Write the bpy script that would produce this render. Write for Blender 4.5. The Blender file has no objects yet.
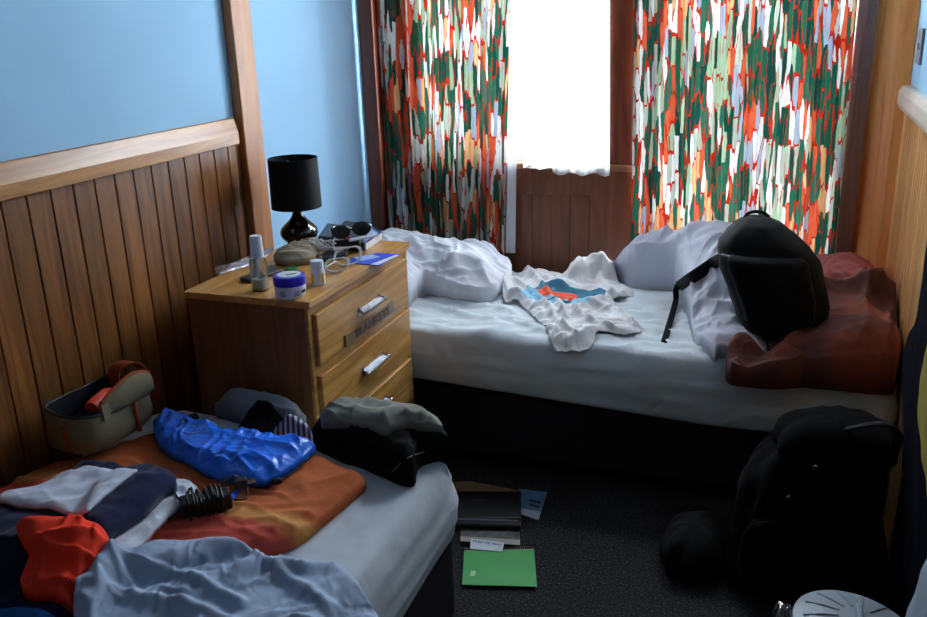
import bpy, bmesh, math, random
import numpy as np
from mathutils import Vector, Matrix, noise
from mathutils.geometry import delaunay_2d_cdt

# ---------------------------------------------------------------- camera, light, exposure
SC = bpy.context.scene
F_PX, CX, CY = 875.0, 463.5, 308.5
CAM = np.array([0.0, 0.0, 1.6])
ROT = np.array([[0.94077644, 0.07768316, -0.3300076],
                [0.33760572, -0.30371567, 0.89094285],
                [-0.03101722, -0.9495905, -0.31195483]])   # camera (right, down, forward) -> world
cam_data = bpy.data.cameras.new('camera')
cam_data.sensor_width = 36.0
cam_data.lens = F_PX * 36.0 / 927.0
cam_data.clip_start = 0.05
cam = bpy.data.objects.new('camera', cam_data)
M = Matrix.Identity(4)
for r in range(3):
    M[r][0] = ROT[r][0]; M[r][1] = -ROT[r][1]; M[r][2] = -ROT[r][2]; M[r][3] = CAM[r]
cam.matrix_world = M
SC.collection.objects.link(cam)
SC.camera = cam

world = bpy.data.worlds.new('overcast_sky')
SC.world = world
world.use_nodes = True
wn = world.node_tree.nodes['Background']
wn.inputs[0].default_value = (0.78, 0.89, 1.0, 1)
wn.inputs[1].default_value = 45.0
SC.view_settings.view_transform = 'Standard'
SC.view_settings.look = 'None'
SC.view_settings.gamma = 1.0
SC.view_settings.exposure = 0.0
SC.view_settings.use_curve_mapping = False
SC.cycles.use_denoising = True
SC.cycles.max_bounces = 8
SC.cycles.diffuse_bounces = 5
SC.cycles.transparent_max_bounces = 8
SC.cycles.sample_clamp_indirect = 6.0

def daylight_portal(name, loc, sx, sz):
    l = bpy.data.lights.new(name, 'AREA')
    l.shape = 'RECTANGLE'; l.size = sx; l.size_y = sz
    l.cycles.is_portal = True
    o = bpy.data.objects.new(name, l)
    o.location = loc
    o.rotation_euler = (math.radians(-90), 0, 0)     # -Z towards -Y, into the room
    SC.collection.objects.link(o)
daylight_portal('window_daylight', (-1.15, 3.80, 1.70), 1.0, 1.40)
daylight_portal('window_daylight', (-0.18, 3.80, 1.47), 0.82, 1.86)

# ---------------------------------------------------------------- helpers
rnd = random.Random(7)
DEBUG = False
def U(px, py, z=None, x=None, y=None):
    """the point of the place seen at a pixel, on a known plane"""
    d = ROT @ np.array([px - CX, py - CY, F_PX])
    if z is not None: t = (z - CAM[2]) / d[2]
    elif x is not None: t = (x - CAM[0]) / d[0]
    else: t = (y - CAM[1]) / d[1]
    return CAM + t * d

def lin(c):
    out = []
    for v in c[:3]:
        v = v / 255.0
        out.append(v / 12.92 if v <= 0.04045 else ((v + 0.055) / 1.055) ** 2.4)
    return (*out, 1.0)

def newmat(name):
    m = bpy.data.materials.new(name); m.use_nodes = True
    nt = m.node_tree
    return m, nt, nt.nodes['Principled BSDF'], nt.nodes, nt.links

def ramp(nd, stops, interp='LINEAR'):
    r = nd.new('ShaderNodeValToRGB')
    r.color_ramp.interpolation = interp
    el = r.color_ramp.elements
    while len(el) < len(stops): el.new(0.5)
    for e, (p, c) in zip(el, stops):
        e.position = p; e.color = c if len(c) == 4 else lin(c)
    return r

def mapped(nd, lk, scale, rot=(0, 0, 0), coord='Object'):
    tc = nd.new('ShaderNodeTexCoord'); mp = nd.new('ShaderNodeMapping')
    mp.inputs['Scale'].default_value = scale
    mp.inputs['Rotation'].default_value = rot
    lk.new(tc.outputs[coord], mp.inputs[0])
    return mp

def plain(name, col, rough=0.6, metal=0.0, spec=0.5, vary=0.08, nscale=12, bump=0.0, bscale=200, coat=0.0, sheen=0.0):
    m, nt, b, nd, lk = newmat(name)
    mp = mapped(nd, lk, (1, 1, 1))
    n = nd.new('ShaderNodeTexNoise'); n.inputs['Scale'].default_value = nscale; n.inputs['Detail'].default_value = 4
    lk.new(mp.outputs[0], n.inputs[0])
    c = lin(col)
    lo = tuple(max(0, v * (1 - vary * 1.6)) for v in c[:3]) + (1,)
    hi = tuple(min(1, v * (1 + vary * 1.6)) for v in c[:3]) + (1,)
    r = ramp(nd, [(0.3, lo), (0.7, hi)])
    lk.new(n.outputs[0], r.inputs[0]); lk.new(r.outputs[0], b.inputs['Base Color'])
    b.inputs['Roughness'].default_value = rough
    b.inputs['Metallic'].default_value = metal
    b.inputs['Specular IOR Level'].default_value = spec
    b.inputs['Coat Weight'].default_value = coat
    b.inputs['Sheen Weight'].default_value = sheen
    if bump > 0:
        n2 = nd.new('ShaderNodeTexNoise'); n2.inputs['Scale'].default_value = bscale; n2.inputs['Detail'].default_value = 3
        lk.new(mp.outputs[0], n2.inputs[0])
        bp = nd.new('ShaderNodeBump'); bp.inputs['Strength'].default_value = bump; bp.inputs['Distance'].default_value = 0.002
        lk.new(n2.outputs[0], bp.inputs['Height']); lk.new(bp.outputs[0], b.inputs['Normal'])
    return m

def wood(name, dark, light, axis='Z', rough=0.4, board=None, boardaxis='Y', scale=1.0, spec=0.5, board_vary=0.25, off=0.0):
    m, nt, b, nd, lk = newmat(name)
    s = {'X': (1.2, 14, 14), 'Y': (14, 1.2, 14), 'Z': (14, 14, 1.2)}[axis]
    mp = mapped(nd, lk, tuple(v * scale for v in s))
    src = mp.outputs[0]
    bn = None
    if board:
        tc = nd.new('ShaderNodeTexCoord'); sp = nd.new('ShaderNodeSeparateXYZ')
        lk.new(tc.outputs['Object'], sp.inputs[0])
        ad = nd.new('ShaderNodeMath'); ad.operation = 'ADD'; ad.inputs[1].default_value = off
        lk.new(sp.outputs['XYZ'.index(boardaxis)], ad.inputs[0])
        dv = nd.new('ShaderNodeMath'); dv.operation = 'DIVIDE'; dv.inputs[1].default_value = board
        lk.new(ad.outputs[0], dv.inputs[0])
        fl = nd.new('ShaderNodeMath'); fl.operation = 'FLOOR'; lk.new(dv.outputs[0], fl.inputs[0])
        bn = nd.new('ShaderNodeTexWhiteNoise'); bn.noise_dimensions = '1D'; lk.new(fl.outputs[0], bn.inputs['W'])
        va = nd.new('ShaderNodeVectorMath'); va.operation = 'MULTIPLY_ADD'
        lk.new(bn.outputs['Color'], va.inputs[0]); va.inputs[1].default_value = (9, 9, 9)
        lk.new(src, va.inputs[2]); src = va.outputs[0]
    n = nd.new('ShaderNodeTexNoise'); n.inputs['Scale'].default_value = 1.6; n.inputs['Detail'].default_value = 7
    n.inputs['Distortion'].default_value = 1.2; n.inputs['Roughness'].default_value = 0.62
    lk.new(src, n.inputs[0])
    r = ramp(nd, [(0.30, dark), (0.62, light)])
    lk.new(n.outputs[0], r.inputs[0])
    out = r.outputs[0]
    if bn:
        mx = nd.new('ShaderNodeMix'); mx.data_type = 'RGBA'; mx.blend_type = 'MULTIPLY'
        mr = nd.new('ShaderNodeMapRange'); mr.inputs[3].default_value = 1 - board_vary; mr.inputs[4].default_value = 1.0
        lk.new(bn.outputs['Value'], mr.inputs[0])
        mx.inputs[0].default_value = 1.0
        lk.new(out, mx.inputs[6]); lk.new(mr.outputs[0], mx.inputs[7]); out = mx.outputs[2]
    lk.new(out, b.inputs['Base Color'])
    b.inputs['Roughness'].default_value = rough
    b.inputs['Specular IOR Level'].default_value = spec
    bp = nd.new('ShaderNodeBump'); bp.inputs['Strength'].default_value = 0.12; bp.inputs['Distance'].default_value = 0.002
    lk.new(n.outputs[0], bp.inputs['Height']); lk.new(bp.outputs[0], b.inputs['Normal'])
    return m

def fabric(name, col, rough=0.9, vary=0.06, weave=900, bump=0.25, wr=0.0, wrs=9, sheen=0.0, spec=0.2, trans=0.0):
    """cloth: faint weave plus optional soft creases"""
    m, nt, b, nd, lk = newmat(name)
    mp = mapped(nd, lk, (1, 1, 1))
    n = nd.new('ShaderNodeTexNoise'); n.inputs['Scale'].default_value = 6; n.inputs['Detail'].default_value = 5
    lk.new(mp.outputs[0], n.inputs[0])
    c = lin(col)
    r = ramp(nd, [(0.3, tuple(v * (1 - vary) for v in c[:3]) + (1,)), (0.7, tuple(min(1, v * (1 + vary)) for v in c[:3]) + (1,))])
    lk.new(n.outputs[0], r.inputs[0]); lk.new(r.outputs[0], b.inputs['Base Color'])
    b.inputs['Roughness'].default_value = rough; b.inputs['Specular IOR Level'].default_value = spec
    b.inputs['Sheen Weight'].default_value = sheen
    w = nd.new('ShaderNodeTexNoise'); w.inputs['Scale'].default_value = weave; w.inputs['Detail'].default_value = 1
    lk.new(mp.outputs[0], w.inputs[0])
    bp = nd.new('ShaderNodeBump'); bp.inputs['Strength'].default_value = bump; bp.inputs['Distance'].default_value = 0.0006
    lk.new(w.outputs[0], bp.inputs['Height'])
    last = bp
    if wr > 0:
        wn_ = nd.new('ShaderNodeTexNoise'); wn_.inputs['Scale'].default_value = wrs; wn_.inputs['Detail'].default_value = 4
        wn_.inputs['Distortion'].default_value = 1.5
        if hasattr(wn_, 'noise_type'):
            wn_.noise_type = 'RIDGED_MULTIFRACTAL'
        lk.new(mp.outputs[0], wn_.inputs[0])
        b2 = nd.new('ShaderNodeBump'); b2.inputs['Strength'].default_value = wr; b2.inputs['Distance'].default_value = 0.012
        lk.new(wn_.outputs[0], b2.inputs['Height']); lk.new(bp.outputs[0], b2.inputs['Normal']); last = b2
    lk.new(last.outputs[0], b.inputs['Normal'])
    return m

class MB:
    """collects shapes in world space; build() links them as one mesh object"""
    def __init__(s): s.v = []; s.f = []; s.mi = []; s.cur = 0
    def add(s, v, f, mi=None):
        o = len(s.v); s.v += [tuple(map(float, p)) for p in v]
        s.f += [tuple(i + o for i in q) for q in f]; s.mi += [s.cur if mi is None else mi] * len(f); return s
    def box(s, a, b, m=None, mi=None):
        x0, y0, z0 = a; x1, y1, z1 = b
        v = [(x0,y0,z0),(x1,y0,z0),(x1,y1,z0),(x0,y1,z0),(x0,y0,z1),(x1,y0,z1),(x1,y1,z1),(x0,y1,z1)]
        if m is not None: v = [tuple(m @ Vector(p)) for p in v]
        return s.add(v, [(0,3,2,1),(4,5,6,7),(0,1,5,4),(1,2,6,5),(2,3,7,6),(3,0,4,7)], mi)
    def rings(s, rings, cap0=True, cap1=True, closed=False, mi=None):
        n = len(rings[0]); v = [p for r in rings for p in r]; f = []
        m = len(rings)
        for i in range(m if closed else m - 1):
            a = i * n; b = ((i + 1) % m) * n
            for k in range(n):
                f.append((a + k, a + (k + 1) % n, b + (k + 1) % n, b + k))
        if not closed:
            if cap0: f.append(tuple(range(n - 1, -1, -1)))
            if cap1: f.append(tuple(range((m - 1) * n, m * n)))
        return s.add(v, f, mi)
    def lathe(s, prof, c, n=40, m=None, mi=None):
        R = []
        for r, z in prof:
            ring = [Vector((r * math.cos(2 * math.pi * k / n), r * math.sin(2 * math.pi * k / n), z)) for k in range(n)]
            if m is not None: ring = [m @ p for p in ring]
            R.append([(p[0] + c[0], p[1] + c[1], p[2] + c[2]) for p in ring])
        return s.rings(R, mi=mi)
    def tube(s, path, r, n=8, closed=False, mi=None, flat=1.0):
        P = [Vector(p) for p in path]; R = []
        up = Vector((0, 0, 1)); m = len(P)
        for i, p in enumerate(P):
            t = (P[(i + 1) % m] - P[i - 1]) if closed else (P[min(i + 1, m - 1)] - P[max(i - 1, 0)])
            if t.length < 1e-9: t = Vector((0, 1, 0))
            t.normalize()
            a = t.cross(up)
            if a.length < 0.05: a = t.cross(Vector((1, 0, 0)))
            a.normalize(); b = a.cross(t)
            rr = r[i] if hasattr(r, '__len__') else r
            R.append([tuple(p + a * (rr * math.cos(2*math.pi*k/n)) + b * (rr * flat * math.sin(2*math.pi*k/n))) for k in range(n)])
        return s.rings(R, closed=closed, mi=mi)
    def build(s, name, mats, parent=None, smooth=False, bevel=0, seg=2, subd=0, origin=None, solid=0, angle=None):
        if not isinstance(mats, (list, tuple)): mats = [mats]
        V = np.array(s.v)
        if parent is not None: base = WLOC[parent.name]
        base_own = np.array(origin) if origin is not None else np.array([*(V[:, :2].min(0) + V[:, :2].max(0)) / 2, V[:, 2].min()])
        if parent is not None and origin is None: base_own = base
        me = bpy.data.meshes.new(name)
        me.from_pydata([tuple(p) for p in (V - base_own)], [], s.f)
        for m in mats: me.materials.append(m)
        for p, k in zip(me.polygons, s.mi): p.material_index = k
        if smooth:
            me.polygons.foreach_set('use_smooth', [True] * len(me.polygons))
        me.validate(); me.update()
        if smooth and angle: me.set_sharp_from_angle(angle=math.radians(angle))
        o = bpy.data.objects.new(name, me)
        SC.collection.objects.link(o)
        if parent is not None:
            o.parent = parent; o.location = tuple(base_own - base)
        else: o.location = tuple(base_own)
        WLOC[o.name] = base_own
        if bevel:
            b = o.modifiers.new('bevel', 'BEVEL'); b.width = bevel; b.segments = seg; b.limit_method = 'ANGLE'; b.harden_normals = False
        if solid:
            b = o.modifiers.new('solid', 'SOLIDIFY'); b.thickness = solid; b.offset = 0
        if subd:
            b = o.modifiers.new('sub', 'SUBSURF'); b.levels = subd; b.render_levels = subd
        return o
WLOC = {}
def thing(name, loc, label, cat, group=None):
    o = bpy.data.objects.new(name, None); o.empty_display_size = 0.05
    SC.collection.objects.link(o); o.location = tuple(loc)
    WLOC[o.name] = np.array(loc, float)
    return tag(o, label, cat, group)
def tag(o, label, cat, group=None, kind=None):
    o['label'] = label; o['category'] = cat
    if group: o['group'] = group
    if kind: o['kind'] = kind
    return o
def struct(o): o['kind'] = 'structure'; return o

def rotz(a, c=(0, 0, 0)): return Matrix.Translation(c) @ Matrix.Rotation(a, 4, 'Z')
def smooth_path(pts, n=8, closed=False):
    P = [np.array(p, float) for p in pts]; out = []; m = len(P)
    for i in range(m if closed else m - 1):
        p0 = P[(i - 1) % m] if (closed or i > 0) else P[0]; p1 = P[i]; p2 = P[(i + 1) % m]
        p3 = P[(i + 2) % m] if (closed or i + 2 < m) else P[-1]
        for k in range(n):
            t = k / n
            out.append(0.5 * ((2*p1) + (-p0+p2)*t + (2*p0-5*p1+4*p2-p3)*t*t + (-p0+3*p1-3*p2+p3)*t**3))
    if not closed: out.append(P[-1])
    return out

# ---------------------------------------------------------------- height map the soft things come to rest on
GR = 0.006; GX0, GY0 = -1.80, -0.30; GNX, GNY = 380, 690
HM = np.zeros((GNX, GNY))
def _ij(x, y):
    return (np.asarray(x) - GX0) / GR, (np.asarray(y) - GY0) / GR
YLIM = 9.0
FLOORZ = 0.0      # a heap that juts over the edge of its bed does not fall to the floor
def height(x, y, A=None):
    A = HM if A is None else A
    i, j = _ij(x, y)
    i = np.clip(i, 0, GNX - 1.001); j = np.clip(j, 0, GNY - 1.001)
    a = i.astype(int); b = j.astype(int); u = i - a; v = j - b
    return np.maximum(FLOORZ, A[a, b]*(1-u)*(1-v) + A[a+1, b]*u*(1-v) + A[a, b+1]*(1-u)*v + A[a+1, b+1]*u*v)
def stamp_box(x0, y0, x1, y1, z):
    i0, j0 = _ij(x0, y0); i1, j1 = _ij(x1, y1)
    i0, j0 = max(0, int(round(i0))), max(0, int(round(j0)))
    HM[i0:int(round(i1)) + 1, j0:int(round(j1)) + 1] = np.maximum(HM[i0:int(round(i1)) + 1, j0:int(round(j1)) + 1], z)
def stamp_tris(V, T):
    V = np.asarray(V); T = np.asarray(T)
    A, B, C_ = V[T[:, 0]], V[T[:, 1]], V[T[:, 2]]
    K = 5; tmp = np.full(HM.shape, -1.0)
    for a in range(K + 1):
        for b in range(K + 1 - a):
            u, v = a / K, b / K
            P = A*u + B*v + C_*(1-u-v)
            i, j = _ij(P[:, 0], P[:, 1]); i = np.round(i).astype(int); j = np.round(j).astype(int)
            ok = (i >= 0) & (i < GNX) & (j >= 0) & (j < GNY)
            np.maximum.at(tmp, (i[ok], j[ok]), P[ok, 2])
    np.maximum(HM, tmp, out=HM)
def stamp_obj_verts(o):
    me = o.data; b = WLOC[o.name]
    V = np.array([v.co for v in me.vertices]) + b
    me.calc_loop_triangles()
    stamp_tris(V, [t.vertices for t in me.loop_triangles])

# ---------------------------------------------------------------- cloth
def tri_area(poly, sp, seed=1):
    """triangulated polygon: points, triangles, number of boundary points, distance to the edge"""
    P = np.array(poly, float)
    seg = np.roll(P, -1, 0) - P; L = np.linalg.norm(seg, axis=1)
    B = []
    for p, s, l in zip(P, seg, L):
        k = max(1, int(round(l / sp)))
        for t in range(k): B.append(p + s * t / k)
    B = np.array(B); rg = np.random.RandomState(seed)
    mn, mx = B.min(0), B.max(0)
    G = []
    y = mn[1]; row = 0
    while y < mx[1]:
        xs = np.arange(mn[0] + (sp/2 if row % 2 else 0), mx[0], sp)
        G += [(x, y) for x in xs]; y += sp * 0.866; row += 1
    G = np.array(G) + rg.uniform(-.12, .12, (len(G), 2)) * sp
    def inside(Q):
        r = np.zeros(len(Q), bool); j = len(B) - 1
        for i in range(len(B)):
            a, b = B[i], B[j]
            c = ((a[1] > Q[:, 1]) != (b[1] > Q[:, 1])) & (Q[:, 0] < (b[0]-a[0])*(Q[:, 1]-a[1])/((b[1]-a[1]) + 1e-12) + a[0])
            r ^= c; j = i
        return r
    def dist(Q):
        d = np.full(len(Q), 9.0)
        for i in range(len(B)):
            a = B[i]; b = B[(i+1) % len(B)]; e = b - a; t = np.clip(((Q-a) @ e) / (e @ e + 1e-12), 0, 1)
            d = np.minimum(d, np.linalg.norm(Q - a - t[:, None]*e, axis=1))
        return d
    G = G[inside(G)]; G = G[dist(G) > sp * 0.55]
    Q = np.vstack([B, G]); nb = len(B)
    r = delaunay_2d_cdt([Vector(q) for q in Q], [(i, (i+1) % nb) for i in range(nb)], [], 1, 1e-6)
    V = np.array([tuple(v) for v in r[0]])
    T = []
    for f in r[2]:
        f = list(f)
        a, b, c = V[f[0]], V[f[1]], V[f[2]]
        if (b[0]-a[0])*(c[1]-a[1]) - (b[1]-a[1])*(c[0]-a[0]) < 0: f = f[::-1]
        T.append(f)
    return V, np.array(T), nb, dist(V)

def topo(T, n):
    ed = {}
    for t in T:
        for k in range(3):
            a, b, c = int(t[k]), int(t[(k+1) % 3]), int(t[(k+2) % 3])
            ed.setdefault((min(a, b), max(a, b)), []).append(c)
    E = np.array(list(ed.keys()))
    Bd = np.array([v for v in ed.values() if len(v) == 2])
    border = [k for k, v in ed.items() if len(v) == 1]
    return E, Bd, border

def relax(P, T, ground, stretch=(1.05, 1.05), ang=0.0, steps=40, iters=10, bendk=0.25, g=3.0, fric=0.6,
          flat=None, dt=0.02, damp=0.9, pin=None, lift=0.004, local=None, press=0.0, hold=None, holdw=.8):
    """lets a sheet settle: cloth longer than its outline buckles into folds over what lies below"""
    n = len(P); E, Bd, _ = topo(T, n)
    F = (flat if flat is not None else P)[:, :2]
    ca, sa = math.cos(ang), math.sin(ang)
    S = np.array([[ca, sa], [-sa, ca]]); 
    def restlen(I, J):
        d = (F[J] - F[I]) @ S.T
        s = np.ones(len(I))
        if local is not None: s = (local[I] + local[J]) / 2
        return np.sqrt((d[:, 0]*(1+(stretch[0]-1)*s))**2 + (d[:, 1]*(1+(stretch[1]-1)*s))**2)
    I = np.concatenate([E[:, 0], Bd[:, 0]]); J = np.concatenate([E[:, 1], Bd[:, 1]])
    R0 = restlen(I, J)
    K = np.concatenate([np.full(len(E), 1.0), np.full(len(Bd), bendk)])
    deg = np.bincount(I, K, n) + np.bincount(J, K, n)
    deg = np.maximum(deg, 1e-6); P = P.copy(); V = np.zeros_like(P)
    for s in range(steps):
        V[:, 2] -= g * dt; V *= damp
        if press:
            A, B, C_ = P[T[:, 0]], P[T[:, 1]], P[T[:, 2]]
            N = np.cross(B - A, C_ - A); Nv = np.zeros_like(P)
            for k in range(3):
                for a in range(3): Nv[:, a] += np.bincount(T[:, k], N[:, a], n)
            Nv /= (np.linalg.norm(Nv, axis=1)[:, None] + 1e-9); V += Nv * press * dt
        Q = P + V * dt
        for it in range(iters):
            D = Q[J] - Q[I]; L = np.linalg.norm(D, axis=1) + 1e-9
            c = (K * 0.5 * (L - R0) / L)[:, None] * D
            for a in range(3):
                Q[:, a] += 1.5 * (np.bincount(I, c[:, a], n) - np.bincount(J, c[:, a], n)) / deg
            gz = ground(Q[:, 0], Q[:, 1]) + lift
            hit = Q[:, 2] < gz
            Q[hit, 2] = gz[hit]
            Q[hit, :2] = Q[hit, :2] * (1 - fric) + P[hit, :2] * fric
            Q[:, 0] = np.clip(Q[:, 0], -1.752, .398); Q[:, 1] = np.minimum(Q[:, 1], YLIM)
            if pin is not None: Q[pin] = P[pin]
            if hold is not None: Q[hold, :2] = Q[hold, :2]*(1 - holdw) + F[hold]*holdw
        V = (Q - P) / dt
        sp = np.linalg.norm(V, axis=1); f = np.minimum(1, 1.5 / (sp + 1e-9)); V *= f[:, None]
        P = Q
    return P

def loop_sub(A, T):
    """one step of Loop subdivision on the rows of A (any number of columns)"""
    n = len(A); ed = {}; opp = {}
    for t in T:
        for k in range(3):
            a, b, c = int(t[k]), int(t[(k+1) % 3]), int(t[(k+2) % 3]); q = (a, b) if a < b else (b, a)
            opp.setdefault(q, []).append(c)
            if q not in ed: ed[q] = n + len(ed)
    E = np.array(list(ed.keys())); O = [opp[tuple(q)] for q in E]
    inner = np.array([len(o) == 2 for o in O]); Oa = np.array([o[0] for o in O]); Ob = np.array([o[-1] for o in O])
    mid = (A[E[:, 0]] + A[E[:, 1]])/2
    M_ = np.where(inner[:, None], (A[E[:, 0]] + A[E[:, 1]])*.375 + (A[Oa] + A[Ob])*.125, mid)
    I = np.concatenate([E[:, 0], E[:, 1]]); J = np.concatenate([E[:, 1], E[:, 0]])
    deg = np.bincount(I, minlength=n).astype(float); S = np.column_stack([np.bincount(I, A[J, c], n) for c in range(A.shape[1])])
    Bd = E[~inner]; bI = np.concatenate([Bd[:, 0], Bd[:, 1]]); bJ = np.concatenate([Bd[:, 1], Bd[:, 0]])
    isb = np.zeros(n, bool); isb[bI] = True; SB = np.column_stack([np.bincount(bI, A[bJ, c], n) for c in range(A.shape[1])])
    beta = (3/8)/np.maximum(deg, 1)
    old = A*(1 - deg*beta)[:, None] + S*beta[:, None]
    old[isb] = A[isb]*.75 + SB[isb]*.25/np.bincount(bI, minlength=n)[isb][:, None]
    N = []
    for t in T:
        a, b, c = int(t[0]), int(t[1]), int(t[2])
        ab, bc, ca = ed[(min(a, b), max(a, b))], ed[(min(b, c), max(b, c))], ed[(min(c, a), max(c, a))]
        N += [(a, ab, ca), (ab, b, bc), (ca, bc, c), (ab, bc, ca)]
    return np.vstack([old, M_]), np.array(N)

def fnoise(x, y, s, seed=0):
    return np.array([noise.noise(Vector((a * s + seed * 7.3, b * s - seed * 3.1, seed * 1.7))) for a, b in zip(x, y)])
def ridges(x, y, s, ang, aniso=3.0, seed=0):
    ca, sa = math.cos(ang), math.sin(ang)
    u = x*ca + y*sa; v = -x*sa + y*ca
    w = fnoise(u, v, s * 0.7, seed + 3) * 0.6 / s
    return 1 - 2*np.abs(np.array([noise.noise(Vector(((a + c) * s / aniso + seed, (b + c) * s, seed * 2.2))) for a, b, c in zip(u, v, w)]))

def crisp(x, y, f, ang, seed):
    """long sharp-crested folds with soft valleys"""
    ca, sa = math.cos(ang), math.sin(ang)
    wx = fnoise(x, y, f*.35, seed + 31)*.55/f*2; wy = fnoise(x, y, f*.35, seed + 57)*.55/f*2
    u = (x + wx)*ca + (y + wy)*sa; v = -(x + wx)*sa + (y + wy)*ca
    return np.array([(1 - min(1, abs(noise.noise(Vector((a*f/3.6 + seed*3.1, b*f, seed*.7))))*2.6))**1.6 for a, b in zip(u, v)])
def fold_lines(lines, z=.55):
    """raised folds along drawn lines: (points, height, width)"""
    L_ = [([U(px, py, z=z)[:2] for px, py in pts], a, w) for pts, a, w in lines]
    def fn(x, y):
        Q = np.column_stack([x, y]); out = np.zeros(len(x))
        for pts, a, w in L_:
            pts = smooth_path(pts, 5); d = np.full(len(x), 9.0)
            for p, q in zip(pts[:-1], pts[1:]):
                e = q - p; t = np.clip(((Q - p) @ e)/(e @ e + 1e-12), 0, 1); d = np.minimum(d, np.linalg.norm(Q - p - t[:, None]*e, axis=1))
            out += a*np.exp(-(d/w)**2)
        return out
    return fn

def outline(pts, z0, smooth=3):
    """pixels of a silhouette -> closed outline on the height it lies at"""
    W = [U(p[0], p[1], z=(p[2] if len(p) > 2 else z0))[:2] for p in pts]
    a = sum(W[i][0]*W[(i+1) % len(W)][1] - W[(i+1) % len(W)][0]*W[i][1] for i in range(len(W)))
    if a < 0: W = W[::-1]
    return np.array(smooth_path(W, smooth, True)) if smooth > 1 else np.array(W)

def soft(name, poly, mat, H=0.03, er=0.05, power=2.0, sp=0.011, stretch=(1.06, 1.06), ang=0, steps=35, bendk=0.08,
         mound=None, seedamp=0.01, seed=1, thin=False, parent=None, press=0.0, fric=0.6, stamp=True, thick=0.003, keep=0.85,
         local=None, g=3.0, sub=1, edge=0.006, base=None, uvs=False, crease=.007, cfreq=13.0, lines=None, cmask=None, holdw=.8):
    """a soft thing with the given footprint: filled (pillow, folded garment) or a thin sheet"""
    V2, T, nb, D = tri_area(poly, sp, seed)
    gz = height(V2[:, 0], V2[:, 1]) if base is None else np.full(len(V2), base)
    t = np.clip(D / er, 0, 1)
    prof = (1 - (1 - t) ** power) ** (1 / power)
    h = (H if np.isscalar(H) else H(V2[:, 0], V2[:, 1], D)) * prof
    if mound is not None: h = h + mound(V2[:, 0], V2[:, 1], D) * np.clip(D / 0.03, 0, 1)
    M2 = HM.copy()
    # raise a private copy of the ground to keep the body inside the skin
    if not thin or mound is not None:
        tmp = np.full(HM.shape, 0.0); cnt = np.zeros(HM.shape)
        A, B, C_ = [np.column_stack([V2, h])[T[:, k]] for k in range(3)]
        for a in range(5):
            for b in range(5 - a):
                u, v = a/4, b/4; Pq = A*u + B*v + C_*(1-u-v)
                i, j = _ij(Pq[:, 0], Pq[:, 1]); i = np.clip(np.round(i).astype(int), 0, GNX-1); j = np.clip(np.round(j).astype(int), 0, GNY-1)
                np.maximum.at(tmp, (i, j), Pq[:, 2])
        M2 = (HM if base is None else np.maximum(HM*0, base)) + tmp * keep
    P = np.column_stack([V2, gz + h + 0.004])
    P[:, 2] += seedamp * (fnoise(V2[:, 0], V2[:, 1], 18, seed) + 0.5) * np.clip(D / 0.04, 0.1, 1)
    G = lambda x, y: height(x, y, M2)
    P = relax(P, T, G, stretch, ang, steps, 10, bendk, g, fric, flat=V2, press=press, hold=np.arange(nb), holdw=holdw, local=None if local is None else local(V2[:, 0], V2[:, 1], D))
    used = np.zeros(len(P), bool); used[T.ravel()] = True
    remap = np.cumsum(used) - 1; P = P[used]; V2 = V2[used]; D = D[used]; T = remap[T]
    if sub:
        W_, T = loop_sub(np.column_stack([P, V2, D]), T); P = W_[:, :3]; V2 = W_[:, 3:5]; D = W_[:, 5]
    n = len(P)
    if crease:
        x, y = V2[:, 0], V2[:, 1]; m1 = np.clip(.5 + 1.6*fnoise(x, y, 5, seed + 9), 0, 1); m2 = np.clip(.5 + 1.6*fnoise(x, y, 6, seed + 19), 0, 1)
        w = crisp(x, y, cfreq, ang + .3, seed)*m1 + .8*crisp(x, y, cfreq*1.3, ang - .6, seed + 4)*(1 - m1) + .45*crisp(x, y, cfreq*2.3, ang + 1.0, seed + 8)*m2 + .5*fnoise(x, y, cfreq*.6, seed + 2)
        P[:, 2] += crease * w * np.clip(D/.02, .1, 1) * (1 if cmask is None else cmask(x, y))
        if lines is not None: P[:, 2] += lines(x, y) * np.clip(D/.012, .1, 1)
        P[:, 2] = np.maximum(P[:, 2], height(P[:, 0], P[:, 1]) + .003) if base is None else P[:, 2]
    mb = MB()
    if thin:
        mb.add(P, [tuple(t_) for t_ in T])
    else:
        E, Bd, border = topo(T, n)
        bz = height(P[:, 0], P[:, 1]) if base is None else np.full(n, base)
        Pb = P.copy(); P[:, 2] = np.maximum(P[:, 2], bz + .003 + edge); Pb[:, 2] = np.minimum(bz + 0.003, P[:, 2] - edge)
        isb = np.zeros(n, bool)
        for a, b in border: isb[a] = isb[b] = True
        Pb[isb, 2] = np.minimum(Pb[isb, 2], P[isb, 2] - edge)
        f = [tuple(t_) for t_ in T] + [tuple(int(i) + n for i in t_[::-1]) for t_ in T]
        dirs = set()
        for t_ in T:
            for k in range(3): dirs.add((int(t_[k]), int(t_[(k+1) % 3])))
        for a, b in border:
            if (a, b) not in dirs: a, b = b, a
            f.append((b, a, a + n, b + n))
        mb.add(np.vstack([P, Pb]), f)
    if DEBUG: print('SOFT', name, len(P), 'zmax', round(float(P[:, 2].max() - gz.min()), 3), 'nan', bool(np.isnan(P).any()))
    o = mb.build(name, mat, parent, smooth=True, solid=thick if thin else 0)
    if uvs:
        uv = o.data.uv_layers.new(name='flat')
        for lp in o.data.loops:
            q = V2[lp.vertex_index % n]; uv.data[lp.index].uv = (q[0], q[1])
    if stamp: stamp_tris(P, T)
    return o

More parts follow.
